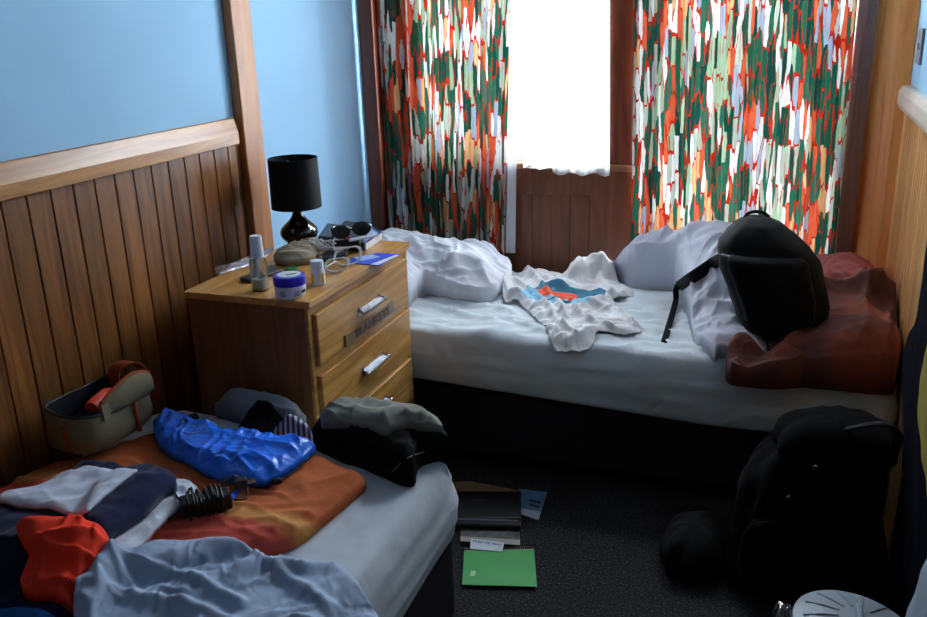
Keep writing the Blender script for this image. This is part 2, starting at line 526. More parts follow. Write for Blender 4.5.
# ---------------------------------------------------------------- materials
BLUE = plain('blue_wall_paint', (168, 212, 241), 0.85, spec=.2, vary=0.03, nscale=3, bump=0.08, bscale=30)
T_AND_G = wood('varnished_matchboard', (82, 44, 16), (152, 96, 46), 'Z', 0.38, board=0.079, boardaxis='Y', board_vary=0.3)
DADO = wood('honey_pine_rail', (152, 100, 54), (204, 150, 96), 'Y', 0.3)
POST = wood('orange_pine_post', (152, 90, 48), (190, 128, 78), 'Z', 0.38)
WINWOOD = wood('brown_window_board', (88, 44, 22), (128, 70, 38), 'Z', 0.45, board=0.085, boardaxis='X', board_vary=0.15)
CASING = wood('red_brown_casing', (84, 36, 18), (128, 62, 34), 'Z', 0.4)
GREYPOST = wood('weathered_purple_brown_post', (92, 62, 54), (136, 100, 90), 'Z', 0.5)
ORANGE_BOARD = wood('orange_varnished_board', (236, 138, 62), (250, 176, 98), 'Z', 0.35)
RIGHT_TG = wood('pale_varnished_matchboard', (226, 158, 92), (246, 200, 138), 'Z', 0.2, board=0.05, boardaxis='Y', board_vary=0.2)
CREAM = plain('cream_gloss_paint', (214, 204, 190), 0.3)
WHITEPAINT = plain('white_sash_paint', (214, 214, 210), 0.4)
CEIL = wood('dark_ceiling_boards', (70, 40, 22), (110, 66, 38), 'Y', 0.5, board=0.1, boardaxis='X')

def carpet():
    m, nt, b, nd, lk = newmat('dark_fleck_carpet')
    mp = mapped(nd, lk, (1, 1, 1))
    n = nd.new('ShaderNodeTexNoise'); n.inputs['Scale'].default_value = 150; n.inputs['Detail'].default_value = 3
    lk.new(mp.outputs[0], n.inputs[0])
    r = ramp(nd, [(0.35, (27, 26, 28)), (0.6, (50, 50, 52)), (0.72, (96, 95, 96))])
    lk.new(n.outputs[0], r.inputs[0]); lk.new(r.outputs[0], b.inputs['Base Color'])
    b.inputs['Roughness'].default_value = 1.0; b.inputs['Specular IOR Level'].default_value = 0.1
    bp = nd.new('ShaderNodeBump'); bp.inputs['Strength'].default_value = 0.6; bp.inputs['Distance'].default_value = 0.004
    lk.new(n.outputs[0], bp.inputs['Height']); lk.new(bp.outputs[0], b.inputs['Normal'])
    return m

# ---------------------------------------------------------------- room
XL, XR, YW, YN, ZC = -1.78, 0.41, 3.67, -1.4, 2.5
struct(MB().box((XL - .1, YN - .1, -.06), (XR + .1, YW + .15, 0)).build('floor', carpet()))
struct(MB().box((XL - .1, YN - .1, ZC), (XR + .1, YW + .15, ZC + .08)).build('ceiling', CEIL))
struct(MB().box((XL - .1, YN, 0), (XL, YW, ZC)).build('wall_left', BLUE))
struct(MB().box((XR, YN, 0), (XR + .1, YW, ZC)).build('wall_right', BLUE))
struct(MB().box((XL - .1, YN - .1, 0), (XR + .1, YN, ZC)).build('wall_near', wood('dark_wall_boards', (60, 34, 20), (96, 58, 34), 'Z', .5, board=.1, boardaxis='X')))

def boards(name, a0, a1, z0, z1, face, normal, axis, w, mat, gap=0.005, depth=0.012):
    """tongue and groove boarding: one profiled sheet; normal = +1/-1 along the other axis"""
    prof = []
    k0 = math.floor(a0 / w); a = k0 * w
    while a < a1:
        s, e = max(a, a0), min(a + w, a1)
        if e - s > 0.004:
            prof += [(s, 0.0), (s + gap*.5, 0.0), (s + gap, 1.0), (e - gap*.4, 1.0), (e, 0.0)]
        a += w
    mb = MB(); v = []; n = len(prof)
    for z in (z0, z1):
        for (p, d) in prof:
            q = face + normal * (0.003 + d * (depth - 0.003))
            v.append((q, p, z) if axis == 'Y' else (p, q, z))
    for z in (z0, z1):
        for p in (prof[0][0], prof[-1][0]): v.append((face, p, z) if axis == 'Y' else (p, face, z))
    f = []
    flip = (normal > 0) == (axis == 'Y')
    for i in range(n - 1):
        q = (i, i + 1, n + i + 1, n + i)
        f.append(q if flip else q[::-1])
    b = 2 * n     # b, b+1 bottom ends; b+2, b+3 top ends
    f += [(b, b+1, b+3, b+2), (0, n, b+2, b), (n-1, b+1, b+3, 2*n-1),
          tuple([b] + list(range(n)) + [b+1]), tuple([b+2] + list(range(n, 2*n)) + [b+3])]
    mb.add(v, f)
    o = mb.build(name, mat, origin=(0, 0, 0))
    return struct(o)

# left wall: matchboard dado, capping rail, upright post
boards('trim_1', YN + .002, 2.602, 0.0, 1.232, XL, 1, 'Y', 0.079, T_AND_G)
mb = MB()
R = []
for y in (YN + .002, 2.572, 2.588):
    e = 0.012 if y > 2.58 else 0
    R.append([(XL, y, 1.225), (XL + .034 - e, y, 1.225), (XL + .034 - e, y, 1.262), (XL + .012, y, 1.312), (XL, y, 1.312)])
mb.rings([r[::-1] for r in R])
struct(mb.build('trim_2', DADO, bevel=0.003, origin=(0, 0, 0)))
struct(MB().box((XL, 2.602, 0), (XL + .036, 2.718, ZC)).build('trim_3', POST, bevel=0.004, origin=(0, 0, 0)))
struct(MB().box((XL, YN, ZC - .07), (XL + .02, YW, ZC)).build('trim_4', CREAM, bevel=0.004, origin=(0, 0, 0)))

# window wall, open for two windows
wall = MB()
WY0, WY1 = YW, YW + .12
for a, b in (((XL - .1, 0), (-1.57, ZC)), ((-1.57, 0), (-.69, 1.0)), ((-1.57, 2.38), (-.69, ZC)), ((-.69, 0), (-.56, ZC)),
             ((-.56, 0), (.20, .56)), ((-.56, 2.38), (.20, ZC)), ((.20, 0), (XR + .1, ZC))):
    wall.box((a[0], WY0, a[1]), (b[0], WY1, b[1]))
struct(wall.build('wall_window', WINWOOD, origin=(0, 0, 0)))
struct(MB().box((XL, YW - .062, 0), (-1.712, YW, ZC)).box((-1.712, YW - .024, 0), (-1.635, YW, ZC)).build('trim_5', CASING, bevel=0.004, origin=(0, 0, 0)))  # second box: unseen backing behind the curtain, added to block leaking light
# boarding under the first window, its frame rails and the sill
boards('trim_6', -1.62, -.70, 0.0, .90, YW, -1, 'X', 0.085, WINWOOD, depth=0.006, gap=.003)
fr = MB().box((-1.64, YW - .020, .875), (-.70, YW, .985)).box((-.76, YW - .021, 0), (-.575, YW, 1.0))
struct(fr.build('trim_7', WINWOOD, bevel=0.003, origin=(0, 0, 0)))
struct(MB().box((-1.60, YW - .020, .985), (-1.12, YW + .05, 1.012)).box((-1.12, YW - .036, .985), (-.580, YW + .05, 1.012)).build('trim_8', wood('sill_wood', (120, 74, 48), (168, 118, 84), 'X', 0.35), bevel=0.005, origin=(0, 0, 0)))
struct(MB().box((-.695, YW - .030, 1.012), (-.565, YW, ZC)).build('trim_9', CASING, bevel=0.005, origin=(0, 0, 0)))
struct(MB().box((.212, YW - .040, 0), (.282, YW, ZC)).build('trim_10', GREYPOST, bevel=0.005, origin=(0, 0, 0)))
# orange board set across the corner, so that it half faces the window
ob = MB()
q = [(.283, YW - .004), (.283, YW - .010), (.368, YW - .084), (XR - .002, YW - .104), (XR - .002, YW - .004)]
ob.rings([[(x, y, 0) for x, y in q], [(x, y, ZC) for x, y in q]])
struct(ob.build('trim_11', ORANGE_BOARD, bevel=0.002, origin=(0, 0, 0)))
# right wall: pale narrow boards and a rounded cream capping
boards('trim_12', YN + .002, YW - .096, 0.0, 1.27, XR, -1, 'Y', 0.05, RIGHT_TG, depth=0.010, gap=0.006)
mb = MB(); R = []
for y in (YN + .002, YW - .125, YW - .112, YW - .104):
    k = {0: 0, 1: 0, 2: .010, 3: .020}[[YN + .002, YW - .125, YW - .112, YW - .104].index(y)]
    w = .040 - k
    R.append([(XR, y, 1.255), (XR - w*.8, y, 1.255), (XR - w, y, 1.275), (XR - w, y, 1.315), (XR - w*.7, y, 1.335), (XR, y, 1.335)])
mb.rings(R)
struct(mb.build('trim_13', CREAM, bevel=0.003, origin=(0, 0, 0)))

# windows
def thin_glass():
    m, nt, b, nd, lk = newmat('window_glass')
    t = nd.new('ShaderNodeBsdfTransparent'); g = nd.new('ShaderNodeBsdfGlossy'); g.inputs['Roughness'].default_value = 0.02
    mx = nd.new('ShaderNodeMixShader'); mx.inputs[0].default_value = 0.07
    lk.new(t.outputs[0], mx.inputs[1]); lk.new(g.outputs[0], mx.inputs[2])
    lk.new(mx.outputs[0], nd['Material Output'].inputs[0]); return m
GLASS = thin_glass()
def window(name, x0, x1, z0, z1, bars_z, bars_x):
    mb = MB(); y0, y1 = YW + .035, YW + .085; w = .04
    mb.box((x0, y0, z0), (x0 + w, y1, z1)).box((x1 - w, y0, z0), (x1, y1, z1))
    mb.box((x0 + w, y0, z0), (x1 - w, y1, z0 + w)).box((x0 + w, y0, z1 - w), (x1 - w, y1, z1))
    for z, t in bars_z: mb.box((x0 + w, y0 + .006, z - t), (x1 - w, y1 - .006, z + t))
    for x, t in bars_x: mb.box((x - t, y0 + .008, z0 + w), (x + t, y1 - .008, z1 - w))
    o = struct(mb.build(name, WHITEPAINT, bevel=0.003, origin=((x0 + x1) / 2, YW + .06, z0)))
    MB().box((x0 + .03, YW + .057, z0 + .03), (x1 - .03, YW + .061, z1 - .03)).build('glass', GLASS, o)
    return o
window('window_1', -1.57, -.69, 1.012, 2.38, [], [(-1.13, .022)])
zb1, zb2 = U(695, 61, y=YW + .0)[2], U(680, 155, y=YW + .0)[2]
window('window_2', -.56, .20, .56, 2.38, [(zb1, .014), (zb2, .012)], [(-.18, .010)])

# ---------------------------------------------------------------- curtains
def curtain_cloth():
    m, nt, b, nd, lk = newmat('retro_dash_print_curtain')
    tc = nd.new('ShaderNodeTexCoord')
    def math_(op, a, bb=None, c=None):
        n = nd.new('ShaderNodeMath'); n.operation = op
        for k, v in enumerate((a, bb, c)):
            if v is None: continue
            if isinstance(v, (int, float)): n.inputs[k].default_value = v
            else: lk.new(v, n.inputs[k])
        return n.outputs[0]
    wob = nd.new('ShaderNodeTexNoise'); wob.inputs['Scale'].default_value = 34; wob.inputs['Detail'].default_value = 4
    lk.new(tc.outputs['UV'], wob.inputs[0])
    vm = nd.new('ShaderNodeVectorMath'); vm.operation = 'MULTIPLY_ADD'
    lk.new(wob.outputs['Color'], vm.inputs[0]); vm.inputs[1].default_value = (0.006, 0.020, 0); lk.new(tc.outputs['UV'], vm.inputs[2])
    sc = nd.new('ShaderNodeVectorMath'); sc.operation = 'MULTIPLY'; lk.new(vm.outputs[0], sc.inputs[0]); sc.inputs[1].default_value = (52, 8, 1)
    sc2 = nd.new('ShaderNodeVectorMath'); sc2.operation = 'MULTIPLY'; lk.new(vm.outputs[0], sc2.inputs[0]); sc2.inputs[1].default_value = (11, 5.5, 1)
    def vor(src, feat='F1', metric='CHEBYCHEV', rand=1.0):
        v = nd.new('ShaderNodeTexVoronoi'); v.voronoi_dimensions = '2D'; v.feature = feat; v.distance = metric
        v.inputs['Scale'].default_value = 1.0; v.inputs['Randomness'].default_value = rand
        lk.new(src, v.inputs['Vector']); return v
    v1 = vor(sc.outputs[0]); v2 = vor(sc.outputs[0], 'F2')
    # colour family of a patch, sampled at the cell's own centre so that cells stay whole
    back = nd.new('ShaderNodeVectorMath'); back.operation = 'MULTIPLY'; lk.new(v1.outputs['Position'], back.inputs[0]); back.inputs[1].default_value = (11 / 52, 5.5 / 8, 1)
    pv = vor(back.outputs[0])
    sp1 = nd.new('ShaderNodeSeparateColor'); lk.new(v1.outputs['Color'], sp1.inputs[0])
    sp2 = nd.new('ShaderNodeSeparateColor'); lk.new(pv.outputs['Color'], sp2.inputs[0])
    fam = math_('MULTIPLY_ADD', sp1.outputs[0], 0.26, math_('MULTIPLY', sp2.outputs[0], 0.80))
    fam = math_('FRACT', fam)
    r = ramp(nd, [(0.0, (34, 88, 66)), (0.17, (22, 66, 54)), (0.29, (150, 174, 140)), (0.37, (214, 214, 206)), (0.45, (150, 160, 172)),
                  (0.52, (206, 88, 56)), (0.60, (222, 164, 112)), (0.66, (40, 96, 74)), (0.76, (222, 222, 214)),
                  (0.84, (170, 178, 158)), (0.92, (26, 74, 60))], 'CONSTANT')
    lk.new(fam, r.inputs[0])
    gap = math_('SUBTRACT', v2.outputs['Distance'], v1.outputs['Distance'])
    mask = nd.new('ShaderNodeTexNoise'); mask.inputs['Scale'].default_value = 16; mask.inputs['Detail'].default_value = 2
    lk.new(tc.outputs['UV'], mask.inputs[0])
    thr = math_('MULTIPLY_ADD', mask.outputs[0], 0.60, -0.235)
    line = math_('LESS_THAN', gap, thr)
    mx = nd.new('ShaderNodeMix'); mx.data_type = 'RGBA'
    lk.new(line, mx.inputs[0]); lk.new(r.outputs[0], mx.inputs[6]); mx.inputs[7].default_value = lin((176, 40, 22))
    col = mx.outputs[2]
    st = nd.new('ShaderNodeVectorMath'); st.operation = 'MULTIPLY'; lk.new(vm.outputs[0], st.inputs[0]); st.inputs[1].default_value = (260, 14, 1)
    sn = nd.new('ShaderNodeTexNoise'); sn.inputs['Scale'].default_value = 1.0; sn.inputs['Detail'].default_value = 3; lk.new(st.outputs[0], sn.inputs[0])
    br = math_('ADD', math_('MULTIPLY_ADD', sn.outputs[0], 1.1, .30), math_('MULTIPLY', sp1.outputs[1], .30))
    mm = nd.new('ShaderNodeVectorMath'); mm.operation = 'SCALE'; lk.new(col, mm.inputs[0]); lk.new(br, mm.inputs['Scale']); col = mm.outputs[0]
    df = nd.new('ShaderNodeBsdfDiffuse'); tr = nd.new('ShaderNodeBsdfTranslucent')
    dk = nd.new('ShaderNodeVectorMath'); dk.operation = 'SCALE'; dk.inputs['Scale'].default_value = .62; lk.new(col, dk.inputs[0]); lk.new(dk.outputs[0], df.inputs[0])
    hs = nd.new('ShaderNodeHueSaturation'); hs.inputs['Saturation'].default_value = 1.0; hs.inputs['Value'].default_value = 1.0
    lk.new(col, hs.inputs['Color']); lk.new(hs.outputs[0], tr.inputs[0])
    ms = nd.new('ShaderNodeMixShader'); ms.inputs[0].default_value = 0.062
    lk.new(df.outputs[0], ms.inputs[1]); lk.new(tr.outputs[0], ms.inputs[2])
    lk.new(ms.outputs[0], nd['Material Output'].inputs[0])
    return m
CURTAIN = curtain_cloth()

def pleated(name, mat, parent, x0t, x1t, x0b, x1b, zt, zb, yc, amp, npl, seed, uoff=0, nx=220, nz=70, full=1.5, hem=None, ret=0.0):
    mb = MB(); v = []; uv = []
    rg = random.Random(seed)
    ph = [rg.uniform(0, 6.28) for _ in range(6)]
    def fold(u, t):
        w = npl * 2 * math.pi
        a = math.sin(w*u + ph[0] + 1.6*math.sin(2.3*u*6.28 + ph[1]) + .5*t) 
        b = math.sin(w*2.1*u + ph[2] + 1.1*math.sin(5*u + ph[3]) - .8*t)
        c = math.sin(w*.37*u + ph[4] + .6*t)
        e = min(1, u/.07); e = e*e*(3 - 2*e) if ret else 1.0
        return (amp * (.55*a + .22*b + .42*c) * (0.75 + .35*t))*e - ret*(1 - e)
    for j in range(nz + 1):
        t = j / nz; z = zt + (zb - zt) * t
        row = []
        s = 0; px = None
        for i in range(nx + 1):
            u = i / nx
            xa = x0t + (x0b - x0t) * t; xb = x1t + (x1b - x1t) * t
            zz = z + (hem(u) if hem and t == 1 else 0)
            x = xa + (xb - xa) * u + 0.25*amp*math.cos(npl*6.28*u + ph[0]); y = yc + fold(u, t)
            v.append((x, y, zz)); uv.append((uoff + u * (x1t - x0t) * full, z))
    f = []
    for j in range(nz):
        for i in range(nx):
            a = j*(nx+1) + i; f.append((a, a + 1, a + nx + 2, a + nx + 1))
    mb.add(v, f)
    o = mb.build(name, mat, parent, smooth=True)
    l = o.data.uv_layers.new(name='cloth')
    for lp in o.data.loops: l.data[lp.index].uv = uv[lp.vertex_index]
    return o
ROD = plain('curtain_rod_metal', (140, 130, 110), 0.35, metal=0.9)
YC = 3.612
def rod(x0, x1, label, zr=1.84):
    t = thing('curtain_rod', ((x0 + x1) / 2, YC, zr), label, 'curtain rod')
    MB().tube([(x0, YC, zr), (x1, YC, zr)], 0.009, 14).build('pole', ROD, t, smooth=True, angle=40)
    for x in (x0 + .05, x1 - .05):
        MB().box((x - .008, YC - .012, zr - .012), (x + .008, YW - .001, zr + .016)).build('bracket', ROD, t)
rod(-1.74, -.62, 'thin metal curtain rod over the left window', 2.42)
rod(-.59, .27, 'thin metal curtain rod over the right window')  # hung below the window head; unseen bare glass above added for daylight

def L(px, py, y=YC): return U(px, py, y=y)
ct = thing('curtain', (-1.4, YC, .60), 'retro green, orange and white dash-print curtain at the left window, beside the blue wall', 'curtain')
xa, xb = L(384, 0)[0], L(518, 0)[0]
pleated('panel', CURTAIN, ct, L(378, 0)[0], xb, L(391, 240)[0], L(504, 250)[0], 2.408, .600, YC, .022, 5, 3, 0.0, ret=.008)
STRIP, _nt, _b, _nd, _lk = newmat('white_curtain_lining')
_d = _nd.new('ShaderNodeBsdfDiffuse'); _t = _nd.new('ShaderNodeBsdfTranslucent'); _m = _nd.new('ShaderNodeMixShader'); _m.inputs[0].default_value = .12
_d.inputs[0].default_value = lin((225, 226, 226)); _t.inputs[0].default_value = lin((225, 226, 226))
_lk.new(_d.outputs[0], _m.inputs[1]); _lk.new(_t.outputs[0], _m.inputs[2]); _lk.new(_m.outputs[0], _nd['Material Output'].inputs[0])
pleated('lining_edge', STRIP, ct, xb + .004, xb + .018, L(505, 250)[0], L(515, 250)[0], 2.408, .612, YC + .008, .003, 1, 5, nx=8)
ct = thing('curtain', (-.18, YC, .58), 'broad retro dash-print curtain glowing with daylight, behind the black backpack', 'curtain')
pleated('panel', CURTAIN, ct, L(634, 0)[0], L(858, 0)[0], L(633, 240)[0], L(838, 250)[0], 1.828, .560, YC, .018, 7, 11, 5.0, nx=300)

def lace():
    m, nt, b, nd, lk = newmat('white_lace_net')
    tc = nd.new('ShaderNodeTexCoord')
    mp = nd.new('ShaderNodeMapping'); mp.inputs['Scale'].default_value = (1, 1, 1); lk.new(tc.outputs['UV'], mp.inputs[0])
    w = nd.new('ShaderNodeTexWave'); w.wave_type = 'BANDS'; w.bands_direction = 'Y'; w.inputs['Scale'].default_value = 22
    w.inputs['Distortion'].default_value = 1.5; w.inputs['Detail Scale'].default_value = 8
    lk.new(mp.outputs[0], w.inputs[0])
    r = ramp(nd, [(0.25, (0.08, 0.08, 0.08, 1)), (0.6, (0.3, 0.3, 0.3, 1))]); lk.new(w.outputs['Fac'], r.inputs[0])
    t = nd.new('ShaderNodeBsdfTransparent'); tl = nd.new('ShaderNodeBsdfTranslucent'); d = nd.new('ShaderNodeBsdfDiffuse')
    tl.inputs[0].default_value = (.85, .87, .9, 1); d.inputs[0].default_value = (.8, .82, .85, 1)
    m1 = nd.new('ShaderNodeMixShader'); m1.inputs[0].default_value = .72
    lk.new(d.outputs[0], m1.inputs[1]); lk.new(tl.outputs[0], m1.inputs[2])
    m2 = nd.new('ShaderNodeMixShader'); lk.new(r.outputs[0], m2.inputs[0]); lk.new(m1.outputs[0], m2.inputs[1]); lk.new(t.outputs[0], m2.inputs[2])
    lk.new(m2.outputs[0], nd['Material Output'].inputs[0]); return m
YS = 3.634
ct = thing('net_curtain', (-.9, YS, .96), 'white lace net curtain over the bright left window, hanging just below the sill', 'net curtain')
pleated('panel', lace(), ct, xb + .024, L(606, 0, YS)[0], L(519, 170, YS)[0] + .022, L(610, 172, YS)[0], 2.39, .972, YS - .012, .005, 6, 21, nx=160,
        hem=lambda u: .022*(u < .35) + .006*math.sin(u*25))
MB().tube([(-1.68, YS - .012, 2.392), (-.64, YS - .012, 2.392)], .004, 8).build('wire', ROD, ct, smooth=True)

# ---------------------------------------------------------------- light switch on right wall
sx = XR
a, b = U(919, 28, x=sx - .01), U(929, 70, x=sx - .01)
t = thing('light_switch', (sx, (a[1] + b[1]) / 2, min(a[2], b[2])), 'grey switch plate on the blue wall above the cream rail', 'switch')
MB().box((sx - .010, a[1] - .10, b[2]), (sx - .0005, a[1], a[2])).build('plate', plain('grey_plastic', (120, 128, 140), .4), t, bevel=.003)
MB().box((sx - .016, a[1] - .060, (a[2]+b[2])/2 - .012), (sx - .010, a[1] - .044, (a[2]+b[2])/2 + .012)).build('rocker', WHITEPAINT, t, bevel=.002)
# small hook on the grey post
hk = U(855, 79, y=YW - .040)
t = MB()
pts = [(hk[0] - .012 + .016*math.cos(a_), YW - .044, hk[2] + .016*math.sin(a_)) for a_ in np.linspace(-2.2, 1.6, 14)]
t.tube(pts, .0022, 8); t.box((hk[0] - .006, YW - .046, hk[2] + .010), (hk[0] + .010, YW - .0405, hk[2] + .018))
tag(t.build('curtain_hook', ROD, smooth=True, angle=40), 'small metal curtain tie-back hook screwed to the grey-brown post', 'hook')

# ---------------------------------------------------------------- beds
def rrect(x0, y0, x1, y1, r, n=7, r2=None):
    out = []
    for cx, cy, a0 in ((x1 - r, y1 - r, 0), (x0 + r, y1 - r, 90), (x0 + r, y0 + r, 180), (x1 - r, y0 + r, 270)):
        for k in range(n + 1):
            a = math.radians(a0 + 90 * k / n); out.append((cx + r*math.cos(a), cy + r*math.sin(a)))
    return out
def mattress(name, x0, y0, x1, y1, z0, z1, mat, parent, r, er, wr, seed, ang, sag, hang=None):
    """sheeted mattress: rounded slab, creases on top, soft folds round the sides"""
    V2, T, nb, D = tri_area(rrect(x0, y0, x1, y1, r), 0.016, seed)
    B0 = V2[:nb]; k = er
    h = np.where(D < k, k - np.sqrt(np.maximum(0, k*k - (k - np.minimum(D, k))**2)), 0)
    x, y = V2[:, 0], V2[:, 1]
    w = wr * (0.9*np.maximum(0, ridges(x, y, 9, ang, 4, seed)) ** 3 + 0.5*np.maximum(0, ridges(x, y, 17, ang + .5, 3, seed + 5))**3)
    w += 0.006 * fnoise(x, y, 3, seed + 2)
    if sag: w += sag(x, y)
    z = z1 - h + w * np.clip(D / .03, 0.2, 1)
    n = len(V2); v = [tuple((a, b, c)) for a, b, c in zip(x, y, z)]
    f = [tuple(int(i) for i in t) for t in T]
    # sides: rings below the rim; the CDT keeps boundary order
    cen = np.array([(x0 + x1)/2, (y0 + y1)/2]); m = 12
    nx_ = np.roll(B0, -1, 0) - np.roll(B0, 1, 0); N = np.column_stack([nx_[:, 1], -nx_[:, 0]]); N /= np.linalg.norm(N, axis=1)[:, None]
    if np.mean(np.sum(N * (B0 - cen), axis=1)) < 0: N = -N
    arc = np.cumsum(np.linalg.norm(np.roll(B0, -1, 0) - B0, axis=1))
    prev = list(range(nb)); zr = z[:nb]
    for j in range(1, m + 1):
        t = j / m; cur = []
        for i in range(nb):
            fold = 0.008*noise.noise(Vector((B0[i][0]*2.2, B0[i][1]*2.2, t*3.5 + seed))) + 0.006*noise.noise(Vector((B0[i][0]*5, B0[i][1]*5, t*9 + seed + 4)))
            bul = 0.012*math.sin(math.pi*min(1, t*1.05)) + fold * (1 if t < .98 else .3)
            if j == m: bul -= 0.012
            p = B0[i] + N[i]*bul
            zb_i = z0 + (hang(B0[i][0]) if hang else 0); zz = zr[i] + (zb_i - zr[i]) * t
            v.append((p[0], p[1], zz)); cur.append(len(v) - 1)
        for i in range(nb):
            a, b = prev[i], prev[(i+1) % nb]; c, d = cur[(i+1) % nb], cur[i]
            f.append((a, d, c, b))
        prev = cur
    f.append(tuple(prev[::-1]))
    a = sum(B0[i][0]*B0[(i+1) % nb][1] - B0[(i+1) % nb][0]*B0[i][1] for i in range(nb))
    mb = MB().add(v, f)
    o = mb.build(name, mat, parent, smooth=True)
    stamp_tris(np.array(v)[:n], T)
    return o

SHEET_FAR = fabric('pale_sheet', (206, 214, 216), 0.85, wr=0.9, wrs=5)
SHEET_NEAR = fabric('white_fitted_sheet', (200, 208, 214), 0.85, wr=0.25, wrs=7)
BASE = fabric('dark_bed_base_cloth', (34, 28, 36), 0.95)

bed = thing('single_bed', (-.70, 3.17, 0), 'single bed under the windows, pale sheet over its mattress, dark cloth base', 'bed')
MB().box((-1.74, 2.780, .05), (.385, 3.570, .315)).build('base', BASE, bed, bevel=.02, seg=3)
for x in (-1.62, .27):
    for y in (2.86, 3.48): MB().lathe([(.022, 0), (.022, .05)], (x, y, 0), 14).build('foot', BASE, bed)
mattress('mattress', -1.755, 2.757, .39, 3.580, .322, .535, SHEET_FAR, bed, .05, .06, .020, 3, -0.25,
         lambda x, y: -0.012*np.exp(-((x+.2)/.5)**2), hang=lambda x: .018 - min(.052, max(0, .05*(x + 1.19))))

bed = thing('single_bed', (-1.24, 1.0, 0), 'near single bed heaped with clothes, white sheet, in front of the chest of drawers', 'bed')
MB().rings([[(x, y, z) for x, y in rrect(-1.755, .0, -.755, 1.975, .10)] for z in (.04, .29)]).build('base', BASE, bed, bevel=.01)
for x in (-1.65, -.88):
    for y in (.12, 1.85): MB().lathe([(.022, 0), (.022, .04)], (x, y, 0), 14).build('foot', BASE, bed)
mattress('mattress', -1.748, -.01, -.745, 1.990, .285, .515, SHEET_NEAR, bed, .13, .05, .006, 9, 1.2, None)

# ---------------------------------------------------------------- chest of drawers
CX0, CX1, CY0, CY1, CZ = -1.63, -1.21, 2.03, 2.745, .87
OAK = wood('honey_oak_veneer', (152, 100, 46), (206, 154, 84), 'Y', 0.25, scale=.8)
OAKV = wood('shaded_oak_side', (96, 58, 28), (136, 88, 46), 'Z', 0.42, scale=.8)  # darker copy of the oak; the side's shade is put into its colour
DARKW = wood('dark_drawer_gap', (44, 24, 12), (60, 36, 18), 'Y', .7)
CHROME = plain('bright_chrome', (120, 122, 130), 0.22, metal=1.0, vary=.01)
ch = thing('chest_of_drawers', ((CX0+CX1)/2, (CY0+CY1)/2, 0), 'honey oak chest of drawers between the two beds, marked BLANKETS', 'chest of drawers')
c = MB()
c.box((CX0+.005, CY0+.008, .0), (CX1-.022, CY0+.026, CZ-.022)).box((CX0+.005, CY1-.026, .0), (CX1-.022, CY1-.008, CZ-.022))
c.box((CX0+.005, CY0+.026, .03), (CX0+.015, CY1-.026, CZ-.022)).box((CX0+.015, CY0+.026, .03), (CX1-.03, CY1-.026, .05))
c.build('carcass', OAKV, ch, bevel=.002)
MB().box((CX0, CY0, CZ-.022), (CX1, CY1, CZ)).build('top', OAK, ch, bevel=.003)
g = MB().box((CX0+.016, CY0+.027, .052), (CX1-.045, CY1-.027, CZ-.024)); g.build('inner_box', DARKW, ch)
def Zf(px, py): return U(px, py, x=CX1)[2]
z1t, z1b = Zf(313.6, 317), Zf(318, 368.4); z2t = Zf(320.4, 377.5); hd = z1t - z1b
print('drawer', z1t, z1b, z2t)
rail = MB(); zt = z1t; ds = []
gap = z1b - z2t
while zt - hd > .04: ds.append((zt, zt - hd)); zt -= hd + gap
rail.box((CX1-.03, CY0+.026, z1t+.002), (CX1-.012, CY1-.026, CZ-.022))
for a, b in ds: rail.box((CX1-.03, CY0+.026, b - gap + .002), (CX1-.012, CY1-.026, b - .002))
rail.box((CX1-.03, CY0+.026, .0), (CX1-.014, CY1-.026, ds[-1][1]-gap+.002))
rail.box((CX1-.022, CY0+.008, .0), (CX1-.012, CY0+.026, CZ-.022)).box((CX1-.022, CY1-.026, .0), (CX1-.012, CY1-.008, CZ-.022))
rail.build('front_frame', OAK, ch, bevel=.001)
def text_mb(body, size, mat4, depth=.0008, bold=0.0):
    cu = bpy.data.curves.new('t', 'FONT'); cu.body = body; cu.size = size; cu.extrude = depth; cu.offset = bold
    cu.align_x = 'CENTER'; cu.align_y = 'CENTER'
    o = bpy.data.objects.new('t', cu); SC.collection.objects.link(o)
    bpy.context.view_layer.update()
    me = o.evaluated_get(bpy.context.evaluated_depsgraph_get()).to_mesh()
    v = [tuple(mat4 @ vv.co) for vv in me.vertices]; f = [tuple(p.vertices) for p in me.polygons]
    bpy.data.objects.remove(o); return MB().add(v, f)
